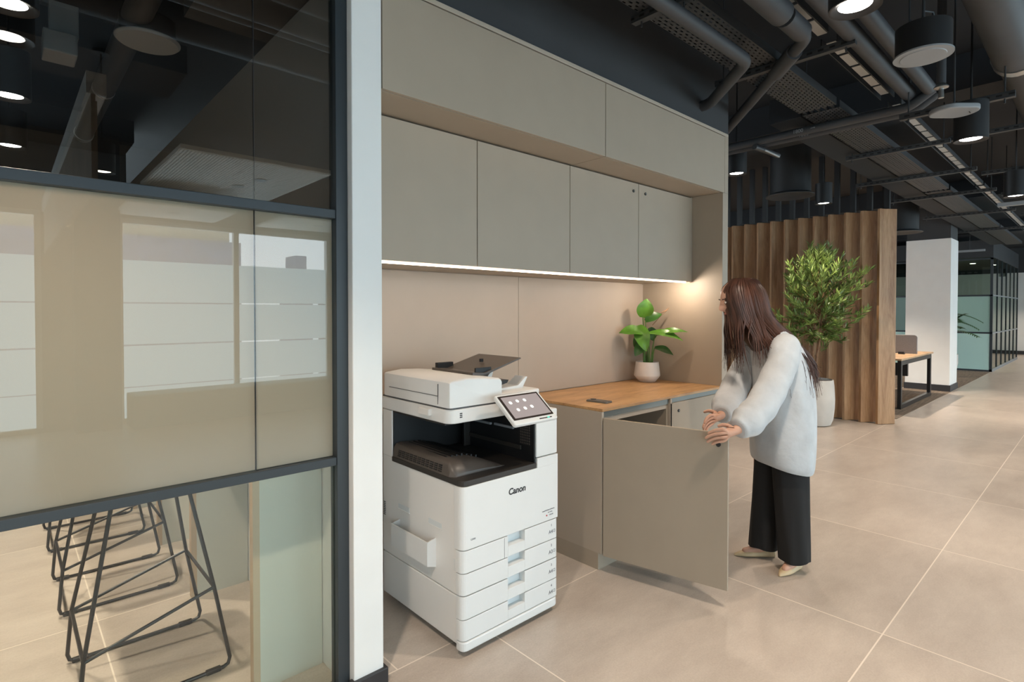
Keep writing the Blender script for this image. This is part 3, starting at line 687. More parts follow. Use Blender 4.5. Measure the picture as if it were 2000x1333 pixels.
def counter_plant():
    C = Vector((3.70, 2.46, CT))
    t = thing('potted_plant', 'broad-leaved green plant in a faceted white pot on the oak worktop', 'plant', C)
    b = MB(); b.lathe([(.055, CT), (.064, CT + .002), (.100, CT + .048), (.100, CT + .054), (.088, CT + .155), (.084, CT + .157), (.082, CT + .150), (.080, CT + .140)], (C.x, C.y), 40)
    b.build('pot', 'pot', t, smooth=True)
    MB().lathe([(.081, CT + .138), (.081, CT + .142), (.001, CT + .146)], (C.x, C.y), 24).build('soil', 'soil', t)
    vw = -fw  # towards the front of the niche
    def P(u, z, d=0.0): return C + rt * u + vw * d + Vector((0, 0, z - CT))
    # (stem foot u, leaf base (u,z,d), leaf tip (u,z,d), width, normal mix, material)
    LV = [(-.012, (-.035, 1.42, .0), (-.012, 1.575, .03), .135, (0, 0, .15), 'leaf'),
          (.006, (-.02, 1.39, .02), (.11, 1.455, .02), .085, (0, 0, .9), 'leafd'),
          (-.02, (-.02, 1.30, .03), (-.235, 1.31, .06), .115, (0, 0, 1.2), 'leaf'),
          (-.012, (-.075, 1.36, .03), (-.03, 1.17, .10), .12, (-.3, 0, .2), 'leaf'),
          (-.024, (-.03, 1.22, .03), (-.115, 1.13, .08), .09, (0, 0, .8), 'leafd'),
          (.02, (.05, 1.28, .04), (.28, 1.322, .13), .070, (0, 0, 1.4), 'leaf'),
          (.012, (.0, 1.30, .05), (.24, 1.255, .14), .085, (0, 0, 1.4), 'leaf'),
          (.03, (.05, 1.185, .03), (.19, 1.135, .06), .075, (0, 0, 1.2), 'leafd'),
          (-.004, (.03, 1.34, -.04), (.06, 1.24, -.05), .09, (0, 0, .3), 'leafd'),
          (0.0, (-.03, 1.28, -.05), (-.09, 1.19, -.06), .08, (0, 0, .5), 'leafd')]
    for fu, a, c, w, nm_, m in LV:
        A = P(*a); Ct = P(*c); foot = C + rt * fu * 1.2 + vw * (a[2] * .3) + Vector((0, 0, .135))
        s = MB(); mid = foot.lerp(A, .55) + Vector((0, 0, .02)); s.tube([foot, mid, A, A.lerp(Ct, .25)], [.006, .005, .0035, .002], 7)
        so = s.build('stem', 'stem', t, smooth=True)
        n = vw * 1.0 + Vector((nm_[0], nm_[1], nm_[2]))
        l_ = MB(); leaf_blade(l_, A, Ct, w, n, .10, .22, 10, wave=.03); l_.build('leaf', m, so, smooth=True)
    s = MB(); s.tube([P(.10, 1.455, .02), P(.14, 1.475, .02), P(.165, 1.50, .02)], [.004, .004, .001], 6); s.tube([P(.04, 1.36, 0), P(.10, 1.43, .01), P(.17, 1.49, .015)], [.002, .002, .001], 6)
    s.build('dry_tip', 'trunk', t, smooth=True)
counter_plant()
def olive_tree():
    cx, cy = 7.74, 2.625
    t = thing('potted_tree', 'willowy green tree in a large pale concrete pot before the slat screen', 'tree', (cx, cy, 0))
    b = MB(); b.lathe([(.175, 0), (.205, .01), (.232, .08), (.247, .22), (.250, .34), (.242, .50), (.232, .585), (.222, .588), (.222, .56), (.221, .53)], (cx, cy), 48)
    b.build('pot', 'cpot', t, smooth=True)
    MB().lathe([(.221, .53), (.221, .548), (.12, .558), (.001, .562)], (cx, cy), 24).build('soil', 'soil', t, smooth=True)
    C = Vector((cx, cy, .55)); rng = random.Random(11)
    bm_ = MB(); tips = []
    stems = []
    for k in range(6):
        a = k * 1.05; f = C + Vector((math.cos(a), math.sin(a), 0)) * .03
        top = Vector((cx, cy, 0)) + rt * (.02 + .07 * math.cos(a * 1.3 + .4)) + fw * .07 * math.sin(a) + Vector((0, 0, 1.35 + .1 * (k % 3)))
        pts = [f, f.lerp(top, .33) + rt * .01 * math.sin(k), f.lerp(top, .66), top]
        bm_.tube(pts, [.013, .011, .009, .006], 7); stems.append(pts)
    bm_.build('trunk', 'trunk', t, smooth=True)
    br = MB(); lf = MB()
    # crown envelope: height -> half width
    env = [(1.05, .18), (1.2, .34), (1.35, .44), (1.5, .46), (1.62, .40), (1.8, .50), (1.92, .50), (2.02, .30), (2.15, .16), (2.27, .05)]
    def hw(z):
        for (z0, w0), (z1, w1) in zip(env, env[1:]):
            if z0 <= z <= z1: return w0 + (w1 - w0) * (z - z0) / (z1 - z0)
        return .05
    def leaves(p, d, n, size):
        for i in range(n):
            q = p + d * (i / n) 
            a = rng.uniform(0, 6.28); side = Vector((math.cos(a), math.sin(a), rng.uniform(-.1, .9)))
            dr = (d.normalized() * .9 + side * .8).normalized(); L = size * rng.uniform(.8, 1.35)
            nn = Vector((rng.uniform(-1, 1), rng.uniform(-1, 1), 1)).normalized()
            s = dr.cross(nn).normalized() * L * .10
            m = q + dr * L * .45 + Vector((0, 0, .006)); e = q + dr * L
            v = [lf.bm.verts.new(x) for x in (q, m - s, e, m + s)]; lf.bm.faces.new(v)
    nb = 120
    for i in range(nb):
        z = 1.06 + 1.16 * ((i + .5) / nb) ** .9; w = hw(z)
        a = i * 2.39996 + rng.uniform(-.3, .3); rad = w * rng.choice((rng.uniform(.5, .9), rng.uniform(.9, 1.22)))
        tip = Vector((cx, cy, z)) + rt * (.07 + rad * math.cos(a)) + fw * (rad * .42 * math.sin(a) - .03)
        sp = stems[i % 6]; base_t = min(.98, max(.35, (z - .55 - .35 * rad) / .95)); 
        base = sp[1].lerp(sp[3], base_t) if z < 1.75 else sp[3] + Vector((0, 0, max(0, z - 1.75) * .55)) 
        mid = base.lerp(tip, .5) + Vector((0, 0, .05))
        br.tube([base, mid, tip], [.0045, .003, .0012], 5)
        leaves(base.lerp(mid, .5), mid - base.lerp(mid, .5), 5, .075)
        leaves(mid, tip - mid, 24, .095)
        leaves(tip, (tip - mid).normalized() * .07 + Vector((0, 0, .05)), 14, .085)
    for sp in stems:
        br.tube([sp[3], sp[3] + Vector((0, 0, .45)) + rt * .02, Vector((cx, cy, 2.18)) + rt * .07 + rt * rng.uniform(-.1, .1)], [.006, .004, .001], 5)
    for (u, z) in ((-.28, .98), (-.2, .9), (.24, 1.0), (.18, .9)):
        base = C + Vector((0, 0, .32)); tip = Vector((cx, cy, z + .1)) + rt * u; br.tube([base, base.lerp(tip, .5), tip], [.003, .002, .001], 5); leaves(base.lerp(tip, .5), tip - base.lerp(tip, .5), 12, .08)
    br.build('branches', 'trunk', t, smooth=True)
    o = lf.build('foliage', 'tleaf', t)
olive_tree()

# ------------------------------------------------------------------ slat screen
def slat_screen():
    t = thing('slat_screen', 'tall screen of angled oak fins behind the potted tree', 'screen', (8.4, 3.1, 0))
    ang = math.radians(-35)
    ys = [2.035 + k * 0.1945 for k in range(15)]
    for k, y in enumerate(ys):
        b = MB(); R = Matrix.Rotation(ang, 3, 'Z')
        b.box(8.300, 8.545, y - .0, y + .042, 0.004, 2.79, R, (8.300, y, 0)); b.build('fin', 'slat', t, bevel=.004)
        q = Vector((8.30, y, 0)) + R @ Vector((.12, .02, 0))
        MB().box(q.x - .03, q.x + .03, q.y - .03, q.y + .03, 2.79, SLAB).build('hanger_post', 'black', t)
    MB().box(8.36, 8.40, 2.0, 4.9, 0, .004).build('floor_rail', 'black', t)
slat_screen()

# ------------------------------------------------------------------ white column, glass rooms beyond
struct(MB().box(12.66, 13.34, 1.99, 2.67, 0.0, 2.80).build('wall_column', 'white', bevel=.004))
struct(MB().box(12.645, 13.355, 1.975, 2.685, 0, .115).build('baseboard_column', 'skirt'))
struct(MB().box(12.67, 13.33, 2.0, 2.66, 2.80, SLAB).build('wall_column', 'dkwall'))
tag(MB().prism([(8.9, 1.965), (12.6, 1.965), (12.6, 2.72), (13.4, 2.72), (13.4, 1.965), (17.4, 1.965), (17.4, 6.5), (8.9, 6.5)], 0.0005, .006).build('office_carpet', 'carpet'), 'brown streaked carpet under the desk and white column', 'carpet')

def glass_room():
    w = MB()
    x0, y0, zt = 17.53, 1.95, 2.78
    w.box(x0, x0 + .05, y0, y0 + .05, 0, zt)
    for z in (0.02, .94, 1.85, zt - .04): w.box(x0, x0 + .04, y0, 6.0, z - .02, z + .02)
    for y in (2.95, 3.95, 4.95, 5.95): w.box(x0, x0 + .04, y, y + .04, 0, zt)
    f = struct(w.build('window_10', 'frame'))
    MB().box(x0 + .015, x0 + .025, y0 + .05, 6, .04, .92).build('teal_panel', 'tealp', f)
    MB().box(x0 + .015, x0 + .025, y0 + .05, 6, .96, 1.83).build('frosted_panel', 'frost_t', f)
    MB().box(x0 + .015, x0 + .025, y0 + .05, 6, 1.87, zt).build('glass_pane', 'glassg', f)
    w = MB(); n = 6
    for i in range(n + 1):
        x = x0 + .05 + i * (22.75 - x0) / n; w.box(x - .011, x + .011, y0 + .004, y0 + .046, 0, zt)
    f2 = struct(w.build('window_11', 'frame'))
    MB().box(x0, 22.8, y0 - .004, y0 + .05, 0, .06).box(x0, 22.8, y0, y0 + .05, .92, .95).box(x0, 22.8, y0, y0 + .05, 1.84, 1.87).build('pale_rail', 'offwhite', f2)
    MB().box(x0 + .05, 22.78, y0 + .02, y0 + .03, .06, zt).build('glass_pane', 'glassg', f2)
    MB().box(x0 + .05, 22.78, y0 + .032, y0 + .036, .95, 1.84).build('frosted_film', 'frost_t', f2)
    struct(MB().box(x0, 22.8, y0, 6.0, zt, 3.2).build('ceiling_bulkhead', 'dkwall'))
    struct(MB().box(x0 + .1, 22.7, 3.6, 3.7, 0, zt - .02).build('wall_room', 'brownp'))
    b = MB()
    for i in range(12): b.box(18 + i * .4, 18.03 + i * .4, 3.585, 3.6, 0, zt - .02)
    struct(b.build('trim_1', 'black'))
    for k in range(3):
        tt = thing('downlight', 'small round downlight in the dark ceiling of the far glass room, %s' % ['left one', 'middle one', 'right one'][k], 'light', (18.4 + k * 1.0, 2.9 - .32 * k, zt - .02), 'downlights in the far glass room')
        MB().lathe([(.06, zt - .021), (.06, zt - .012)], (18.4 + k * 1.0, 2.9 - .32 * k), 20).build('lens', 'lampw', tt)
        MB().lathe([(.075, zt - .016), (.075, zt - .001)], (18.4 + k * 1.0, 2.9 - .32 * k), 20).build('ring', 'offwhite', tt)
        spot(18.4 + k * 1.0, 2.9 - .32 * k, zt - .03, 80, tt, 150)
glass_room()
# bright far window behind glass room
struct(MB().box(17.9, 18.9, 3.57, 3.58, 1.9, 2.5).build('window_12', 'day'))
# glass partition behind the slat screen
w = MB(); xg = 17.5
# desk with loop leg, divider and chair
def desk():
    t = thing('office_desk', 'oak topped desk with dark loop leg, half hidden by the slat screen', 'desk', (10.5, 2.9, 0))
    MB().box(9.72, 11.86, 2.09, 3.9, .735, .762).build('desktop', 'deskw', t, bevel=.003)
    def loop(y):
        return MB().box(9.80, 9.87, y, y + .05, .006, .73).box(11.75, 11.82, y, y + .05, .006, .73).box(9.87, 11.75, y, y + .05, .66, .73).box(9.87, 11.75, y, y + .05, .006, .07)
    loop(2.11).build('loop_leg', 'desm', t, bevel=.003); loop(3.6).build('loop_leg', 'desm', t, bevel=.003)
    MB().box(10.4, 10.46, 2.16, 3.6, .45, .65).build('cross_beam', 'desm', t)
    d = thing('desk_divider', 'grey fabric divider standing along the oak desk', 'divider', (10.7, 3.0, .762))
    MB().extr([(2.13, .775), (3.8, .775), (3.8, 1.08), (2.17, 1.08), (2.145, 1.07), (2.13, 1.045)], 'x', 10.85, 10.89).build('divider_panel', 'divf', d, bevel=.003)
    MB().box(10.83, 10.91, 2.30, 2.38, .762, .80).build('clamp', 'black', d)
    c = thing('office_chair', 'dark office chair tucked at the desk behind the oak screen', 'chair', (9.6, 2.75, 0))
    MB().rbox(9.32, 9.80, 2.5, 3.0, .44, .50, .08).build('seat', 'chairm', c, smooth=True, bevel=.01)
    MB().rbox(9.25, 9.31, 2.53, 2.97, .56, 1.0, .02).build('backrest', 'chairm', c, smooth=True, bevel=.01)
    MB().tube([(9.56, 2.75, .1), (9.56, 2.75, .44)], .028, 12).build('gas_post', 'desm', c)
    for k in range(5):
        a = k * 1.2566 + .3; MB().tube([(9.56, 2.75, .1), (9.56 + .28 * math.cos(a), 2.75 + .28 * math.sin(a), .065)], [.022, .015], 8).build('base_arm', 'desm', c)
        MB().ball((9.56 + .28 * math.cos(a), 2.75 + .28 * math.sin(a), .032), .027).build('caster', 'black', c)
desk()
def palm():
    t = thing('potted_palm', 'palm fronds showing past the white column, before the teal glass', 'plant', (15.7, 2.52, 0))
    cx, cy = 15.7, 2.52
    MB().lathe([(.15, .006), (.2, .3), (.2, .5), (.18, .5), (.18, .46)], (cx, cy), 24).build('pot', 'cpot', t, smooth=True)
    b = MB()
    rng = random.Random(5)
    for k in range(16):
        a = k * 2.4; el = rng.uniform(.15, 1.1); L = rng.uniform(.7, 1.0); base = Vector((cx, cy, .48)); 
        d = Vector((math.cos(a) * math.cos(el), math.sin(a) * math.cos(el), math.sin(el)))
        b0 = base + Vector((0, 0, .45 + .5 * rng.random()))
        pts = [base, b0]; n = 8
        for i in range(1, n + 1): 
            s = i / n; pts.append(b0 + d * L * s * .75 + Vector((0, 0, -.30 * s * s)))
        b.tube(pts, .005, 4)
        for i in range(2, len(pts) - 1):
            p = pts[i]; tdir = (pts[i+1] - pts[i]).normalized(); sd = tdir.cross(Vector((0, 0, 1))).normalized()
            for sgn in (-1, 1):
                for q in (0, .5):
                    pp = p.lerp(pts[i+1], q); e = pp + (tdir * .6 + sd * sgn + Vector((0, 0, -.15))).normalized() * .22 * (1 - .06 * i)
                    w_ = tdir * .024
                    v = [b.bm.verts.new(x) for x in (pp - w_, pp + w_, e)]; b.bm.faces.new(v)
    b.build('fronds', 'palm', t)
palm()

# ------------------------------------------------------------------ pendants
def make_pendant(x, y, z, h=.24, r=.09, label='', watt=LAMP_W):
    t = thing('pendant_light', label, 'light', (x, y, z), 'black cylinder pendant lights')
    s = MB(); s.lathe([(r, z + h), (r, z), (r - .006, z), (r - .012, z + .004), (r * .66, z + .012), (r * .64, z + .014)], (x, y), 40, cap=False)
    s.lathe([(r, z + h), (.001, z + h + .001)], (x, y), 40, cap=False); s.build('lamp_shade', 'black', t, smooth=True, weld=True)
    MB().lathe([(r * .64, z + .012), (.001, z + .012)], (x, y), 32, cap=False).build('lens', 'lampw', t)
    MB().tube([(x, y, z + h), (x, y, SLAB)], .006, 8).build('stem', 'black', t)
    MB().lathe([(.06, SLAB - .03), (.06, SLAB)], (x, y), 24).build('ceiling_rose', 'black', t)
    spot(x, y, z + .006, watt, t)
    return t
pd = make_pendant(2.41, .68, 2.63, label='black cylinder pendant cut by the top edge of the photo, right of the charcoal wall')
dup(pd, (4.60, .63, 2.57), 'black cylinder pendant hanging behind the oval white access point')
dup(pd, (7.16, .64, 2.57), 'black cylinder pendant at the far right edge, over the corridor')
dup(pd, (5.08, 2.405, 2.755), 'black cylinder pendant just past the end of the overhead cupboards')
dup(pd, (7.16, 2.33, 2.74), 'black cylinder pendant above the oak screen, beside the wide round diffuser')
pr_ = make_pendant(0.02, 2.73, 2.58, label='black pendant seen through the upper glass at the very top left corner', watt=LAMP_W * 1.35)
dup(pr_, (0.03, 3.89, 2.58), 'larger looking black pendant at the left edge behind the upper glass')
dup(pr_, (0.04, 5.05, 2.58), 'black pendant behind the upper glass, lowest at the left edge')
OUT = 'unseen black cylinder pendant over the corridor'
pn = make_pendant(0.02, .87, 2.60, label=OUT, watt=LAMP_W * 1.45)
pf = make_pendant(9.9, .64, 2.60, label=OUT, watt=LAMP_W * 1.2)  # unseen lamp added to brighten the far corridor
for x, y in ((-2.2, .6), (.6, -1.6), (3.2, -1.6), (6.0, -1.6)): dup(pd, (x, y, 2.60), OUT)
for x, y in ((12.3, .4), (15, .4), (18, .64), (21, .64), (9.0, -1.6), (12.0, -1.6), (15.0, -1.6), (24, 1.5)): dup(pf, (x, y, 2.60), OUT)  # further unseen lamps added to lift the far end
HID = 'added black cylinder pendant, hidden behind the oak slat screen'
ph = make_pendant(10.9, 3.0, 2.62, label=HID, watt=LAMP_W * 3.8)  # strong unseen lamp added to light the white column
dup(ph, (10.6, 5.4, 2.62), HID); dup(ph, (15.2, 4.9, 2.62), HID)  # more unseen lamps added to brighten the space past the screen

# ------------------------------------------------------------------ ceiling services
ZS = 3.0
def cable_tray(x0, x1, y0, y1, z, label):
    t = thing('cable_tray', label, 'cable tray', ((x0+x1)/2, (y0+y1)/2, z), 'slotted cable trays')
    MB().box(x0, x1, y0, y1, z, z + .002).build('slotted_sheet', 'perf', t)
    MB().box(x0, x1, y0 - .002, y0, z, z + .055).box(x0, x1, y1, y1 + .002, z, z + .055).build('side_wall', 'tray', t)
    for k in range(int((x1 - x0) / 1.2)):
        pass
    return t
x = -0.6
for k, lab in enumerate(('slotted cable tray along the charcoal wall, nearest the camera', 'slotted cable tray length between the second and third strut', 'slotted cable tray length before the white column', 'slotted cable tray length farthest down the corridor')):
    cable_tray([-0.6, 4.62, 8.8, 13.4][k], [4.55, 8.7, 13.3, 17.0][k], 1.40, 1.66, ZS, lab)
cl = MB()
for i in range(5): cl.tube([(-.5, 1.44 + i * .05, ZS + .015), (8, 1.45 + i * .048, ZS + .016), (17, 1.44 + i * .05, ZS + .015)], .010, 6)
tag(cl.build('data_cables', 'black2'), 'bundle of black data cables lying in the slotted trays', 'cable')
# rectangular duct beside the tray
tag(MB().box(4.7, 17, 1.70, 1.95, ZS + .02, ZS + .22).build('rectangular_duct', 'slab', bevel=.004), 'long flat rectangular duct running beside the slotted tray', 'duct')
# struts with hanging rods
def strut(x, y0, y1, z, label):
    t = thing('ceiling_strut', label, 'strut', (x, (y0+y1)/2, z), 'slotted struts carrying trays and pipes')
    MB().box(x - .02, x + .02, y0, y1, z - .042, z - .002).build('channel', 'tray', t, bevel=.002)
    MB().box(x - .0212, x - .0200, y0, y1, z - .028, z - .016).build('slot_row', 'strut', t)
    for y in (y0 + .05, y1 - .05): MB().tube([(x, y, z - .07), (x, y, SLAB)], .005, 6).build('rod', 'tray', t)
locs = ['nearest the camera by the charcoal wall', 'second from the camera, crossing two bent pipes', 'third from the camera, past the twin labelled pipes', 'fourth down the corridor', 'fifth down the corridor', 'sixth down the corridor', 'seventh down the corridor', 'eighth down the corridor']
for k, xs_ in enumerate((2.42, 3.50, 4.95, 6.15, 7.55, 9.0, 11.0, 13.4)):
    strut(xs_, .98 if k else 1.36, (1.70 if k == 0 else 1.80) if k < 4 else 2.1, ZS - .003, 'slotted ceiling strut ' + locs[k])
# ladder with pale rungs
def ladder(x0, x1, label):
    t = thing('cable_ladder', label, 'cable ladder', ((x0+x1)/2, 1.15, ZS + .05), 'lengths of pale bottomed cable ladder')
    MB().box(x0, x1, 1.105, 1.11, ZS + .05, ZS + .09).box(x0, x1, 1.19, 1.195, ZS + .05, ZS + .09).build('side_rail', 'tray', t)
    b = MB(); x = x0
    while x < x1 - .1: b.box(x, x + .20, 1.115, 1.165, ZS + .052, ZS + .056); x += .235
    b.build('pale_slats', 'palelad', t)
ladder(-0.5, 3.45, 'cable ladder stretch overhead near the second strut'); ladder(3.6, 4.85, 'short pale cable ladder stretch left of the twin pipes'); ladder(5.05, 9.0, 'pale cable ladder stretch right of the slotted tray'); ladder(9.1, 16, 'pale cable ladder stretch farthest down the corridor')
# pipes
def elbow_path(pts, r=.07, n=6):
    pts = [Vector(p) for p in pts]; out = [pts[0]]
    for a, b, c in zip(pts, pts[1:], pts[2:]):
        u = (a - b).normalized(); v = (c - b).normalized()
        for i in range(n + 1):
            t = i / n; out.append((b + u * r) * (1 - t) ** 2 + b * 2 * t * (1 - t) + (b + v * r) * t * t)
    out.append(pts[-1]); return out
tag(MB().tube(elbow_path([(0.2, 1.43, 2.90), (3.14, 1.43, 2.90), (3.60, 1.90, 2.90), (3.60, 1.952, 2.90)]), .036, 16).build('bent_pipe', 'pipe', smooth=True), 'dark pipe bending down into the charcoal wall', 'pipe')
tp = thing('insulated_pipe', 'thicker lagged pipe bending left past the corner of the charcoal wall', 'pipe', (3.2, 1.15, 2.95))
MB().tube(elbow_path([(0.2, 1.13, 2.95), (3.20, 1.13, 2.95), (4.42, 2.20, 2.95), (4.42, 3.3, 2.95)]), .034, 16).build('pipe_run', 'pipe', tp, smooth=True)
MB().tube([(0.2, 1.13, 2.95), (2.86, 1.13, 2.95)], .060, 18).tube([(2.9, 1.13, 2.95), (3.12, 1.13, 2.95)], .052, 18).tube([(3.33, 1.243, 2.95), (3.55, 1.435, 2.95)], .045, 18).build('insulation', 'pipe', tp, smooth=True)
tag(MB().tube([(.3, 1.00, 3.02), (4.75, 1.00, 3.02)], .048, 16).build('long_pipe', 'pipe', smooth=True), 'thick pipe running over the struts, left of the two', 'pipe', 'long corridor pipes')
tag(MB().tube([(.3, .88, 3.02), (4.75, .88, 3.02)], .042, 16).build('long_pipe', 'pipe', smooth=True), 'pipe running over the struts, right of the two', 'pipe', 'long corridor pipes')
for k, (xx, lab, s_) in enumerate(((4.78, 'upper one of the twin labelled pipes crossing the corridor', '1800'), (4.90, 'lower one of the twin labelled pipes crossing the corridor', '1800'))):
    t = thing('crossing_pipe', lab, 'pipe', (xx, 2, 2.93), 'twin labelled pipes')
    MB().tube(elbow_path([(xx, .86, 3.02), (xx, 1.0, 2.93), (xx, 3.6, 2.93)], .05), .032, 14).build('pipe_run', 'pipe', t, smooth=True)
    text(s_ + ' \u2192' if 0 else s_, .040, 'pipe_label', 'offwhite', t, (xx - .0335, 1.74, 2.915), (0, -1, 0), (0, 0, 1))
    y0_ = 1.66 if k == 0 else 1.82
    MB().box(xx - .0345, xx - .033, y0_ - .045, y0_ - .015, 2.927, 2.931).extr([(y0_ - .05, 2.929), (y0_ - .04, 2.936), (y0_ - .04, 2.922)], 'x', xx - .0345, xx - .033).build('arrow_mark', 'offwhite', t)
v = thing('pipe_valve', 'small lever valve beneath the twin labelled pipes', 'valve', (4.95, 2.1, 2.86))
MB().tube([(4.72, 2.08, 2.87), (5.14, 2.05, 2.87)], .022, 12).build('valve_body', 'tray', v, smooth=True); MB().box(4.8, 5.1, 2.02, 2.03, 2.84, 2.85).build('lever', 'palelad', v)
# big round duct at upper right
d = thing('round_duct', 'large round dark duct in the top right corner of the photo', 'duct', (3, .42, 3.1))
MB().tube([(-1, .43, 3.12), (4.78, .43, 3.12)], .125, 28).build('duct_run', 'pipe', d, smooth=True)
MB().tube([(4.76, .43, 3.12), (4.84, .43, 3.12)], .132, 28).build('collar', 'shiny', d, smooth=True)
MB().tube([(4.84, .43, 3.12), (7, .43, 3.12), (12, .43, 3.12)], .11, 24).build('duct_run', 'black2', d, smooth=True)
# drum diffusers
def drum(x, y, z, r, h, label):
    t = thing('swirl_diffuser', label, 'air diffuser', (x, y, z), 'round drum air diffusers')
    MB().lathe([(r, z + .03), (r, z + h), (r - .02, z + h + .01), (.001, z + h + .01)], (x, y), 40, cap=False).build('drum', 'black2', t, smooth=True)
    MB().lathe([(r, z + .03), (r * 1.22, z + .0), (r * 1.22, z - .006), (r * 1.1, z - .006), (r * .9, z + .02), (.001, z + .03)], (x, y), 40, cap=False).build('flange', 'pipe', t, smooth=True)
drum(7.35, 2.78, 2.93, .235, .68, 'wide dark drum diffuser hanging left above the oak screen')
drum(11.2, 2.45, 2.80, .26, .81, 'dark drum diffuser with a pale rim before the column top')
# ceiling speaker, access point, sprinkler
t = thing('ceiling_speaker', 'black drum speaker with a pale round face hanging at the upper right', 'speaker', (3.42, .66, 2.75))
MB().lathe([(.118, 2.76), (.118, 2.90), (.001, 2.901)], (3.42, .66), 40, cap=False).build('housing', 'black', t, smooth=True)
MB().lathe([(.001, 2.748), (.095, 2.748), (.097, 2.751), (.126, 2.752), (.126, 2.76), (.001, 2.76)], (3.42, .66), 48, cap=False).build('face_plate', 'offwhite', t, smooth=True)
MB().tube([(3.42, .66, 2.9), (3.42, .66, SLAB)], .007, 8).build('rod', 'tray', t); MB().tube([(3.42, .66, 2.98), (3.47, .63, 2.98), (3.49, .62, 2.90)], .006, 8).build('cable', 'tray', t, smooth=True)
t = thing('access_point', 'oval white wireless access point under the strut at the upper right', 'access point', (4.40, .70, 2.70))
b = MB(); b.rbox(-.125, .125, -.075, .075, 2.685, 2.715, .074, 8)
for v_ in b.bm.verts:
    q = rt * v_.co.x + fw * v_.co.y * 1.3; v_.co = Vector((4.30 + q.x, .67 + q.y, v_.co.z))
b.build('housing', 'offwhite', t, smooth=True, bevel=.006)
MB().box(4.33, 4.37, .60, .605, 2.6835, 2.6855).build('indicator', 'black', t)
MB().tube([(4.30, .67, 2.71), (4.30, .67, SLAB)], .005, 8).build('rod', 'tray', t)
strut(4.62, .42, 1.02, 2.84, 'slotted ceiling strut above the oval access point')
def sprinkler(x, y, z, label):
    t = thing('sprinkler', label, 'sprinkler', (x, y, z), 'ceiling sprinklers')
    MB().tube([(x, y, z + .08), (x, y, SLAB)], .022, 12).build('drop_pipe', 'pipe', t, smooth=True)
    MB().lathe([(.014, z + .0), (.012, z + .05), (.035, z + .055), (.035, z + .060), (.018, z + .08)], (x, y), 16).build('head', 'shiny', t)
sprinkler(3.86, .66, 2.66, 'sprinkler head hanging below the pale faced speaker'); sprinkler(5.0, 2.55, 2.62, 'sprinkler head beyond the end of the overhead cupboards'); sprinkler(7.9, .6, 2.6, 'sprinkler head at the far right edge above the corridor')
# big flat duct and dark runs on the right, linear light
tag(MB().box(5.4, 16, -.30, .20, 3.02, 3.30).build('wide_duct', 'black2'), 'wide dark duct high on the far right', 'duct')
for k, xx in enumerate((6.2, 8.0, 9.6, 11.8)): strut(xx, .3, 1.0, 3.02, 'slotted ceiling strut right of the pale ladder, %s' % ['nearest', 'second', 'third', 'farthest'][k])
def linlight(x, y, z, L, label):
    t = thing('linear_light', label, 'light', (x, y, z), 'slim pale linear lights'); MB().box(x - .03, x + .03, y - L / 2, y + L / 2, z, z + .04).build('housing', 'offwhite', t)
    MB().tube([(x, y, z + .04), (x, y, SLAB)], .004, 6).build('wire', 'tray', t)
linlight(8.1, .62, 2.62, .5, 'slim pale linear fitting at the far right edge'); linlight(15.0, 2.05, 2.72, .5, 'slim pale linear fitting right of the white column')
# meeting room services seen through the upper glass
t = thing('round_duct', 'dark round duct sloping away behind the upper partition glass', 'duct', (.5, 4.5, 3.0))
MB().tube([(.52, 2.2, 3.0), (.52, 6.0, 3.0)], .065, 20).build('duct_run', 'pipe', t, smooth=True); MB().tube([(.52, 5.98, 3.0), (.52, 6.05, 3.0)], .070, 20).build('collar', 'shiny', t, smooth=True)
MB().tube([(.52, 4.7, 3.0), (.52, 4.73, 3.0)], .067, 20).build('band', 'shiny', t, smooth=True)
t = thing('wall_projector', 'pale boxy projector hung behind the upper partition glass', 'projector', (.27, 4.0, 2.95))
MB().box(.17, .32, 3.95, 4.15, 2.90, 3.02).build('housing', 'offwhite', t, bevel=.008); MB().box(.20, .33, 4.0, 4.1, 3.02, 3.2).build('bracket', 'offwhite', t, bevel=.005)
t = thing('ceiling_speaker', 'flat round pale speaker face behind the upper partition glass', 'speaker', (.58, 3.5, 2.9))
MB().lathe([(.001, 2.90), (.14, 2.90), (.15, 2.91), (.15, 2.915), (.001, 2.916)], (.58, 3.5), 40, cap=False).build('face_plate', 'offwhite', t, smooth=True); MB().lathe([(.13, 2.916), (.13, 3.02), (.001, 3.02)], (.58, 3.5), 40, cap=False).build('housing', 'black', t, smooth=True)
tag(MB().box(-1.5, .94, 4.3, 4.9, 3.09, 3.28).build('rectangular_duct', 'slab', bevel=.004), 'flat duct crossing behind the upper partition glass, nearer one', 'duct')
tag(MB().box(-1.5, .94, 6.4, 7.0, 3.09, 3.3).build('rectangular_duct', 'slab', bevel=.004), 'flat duct crossing behind the upper partition glass, farther one', 'duct')

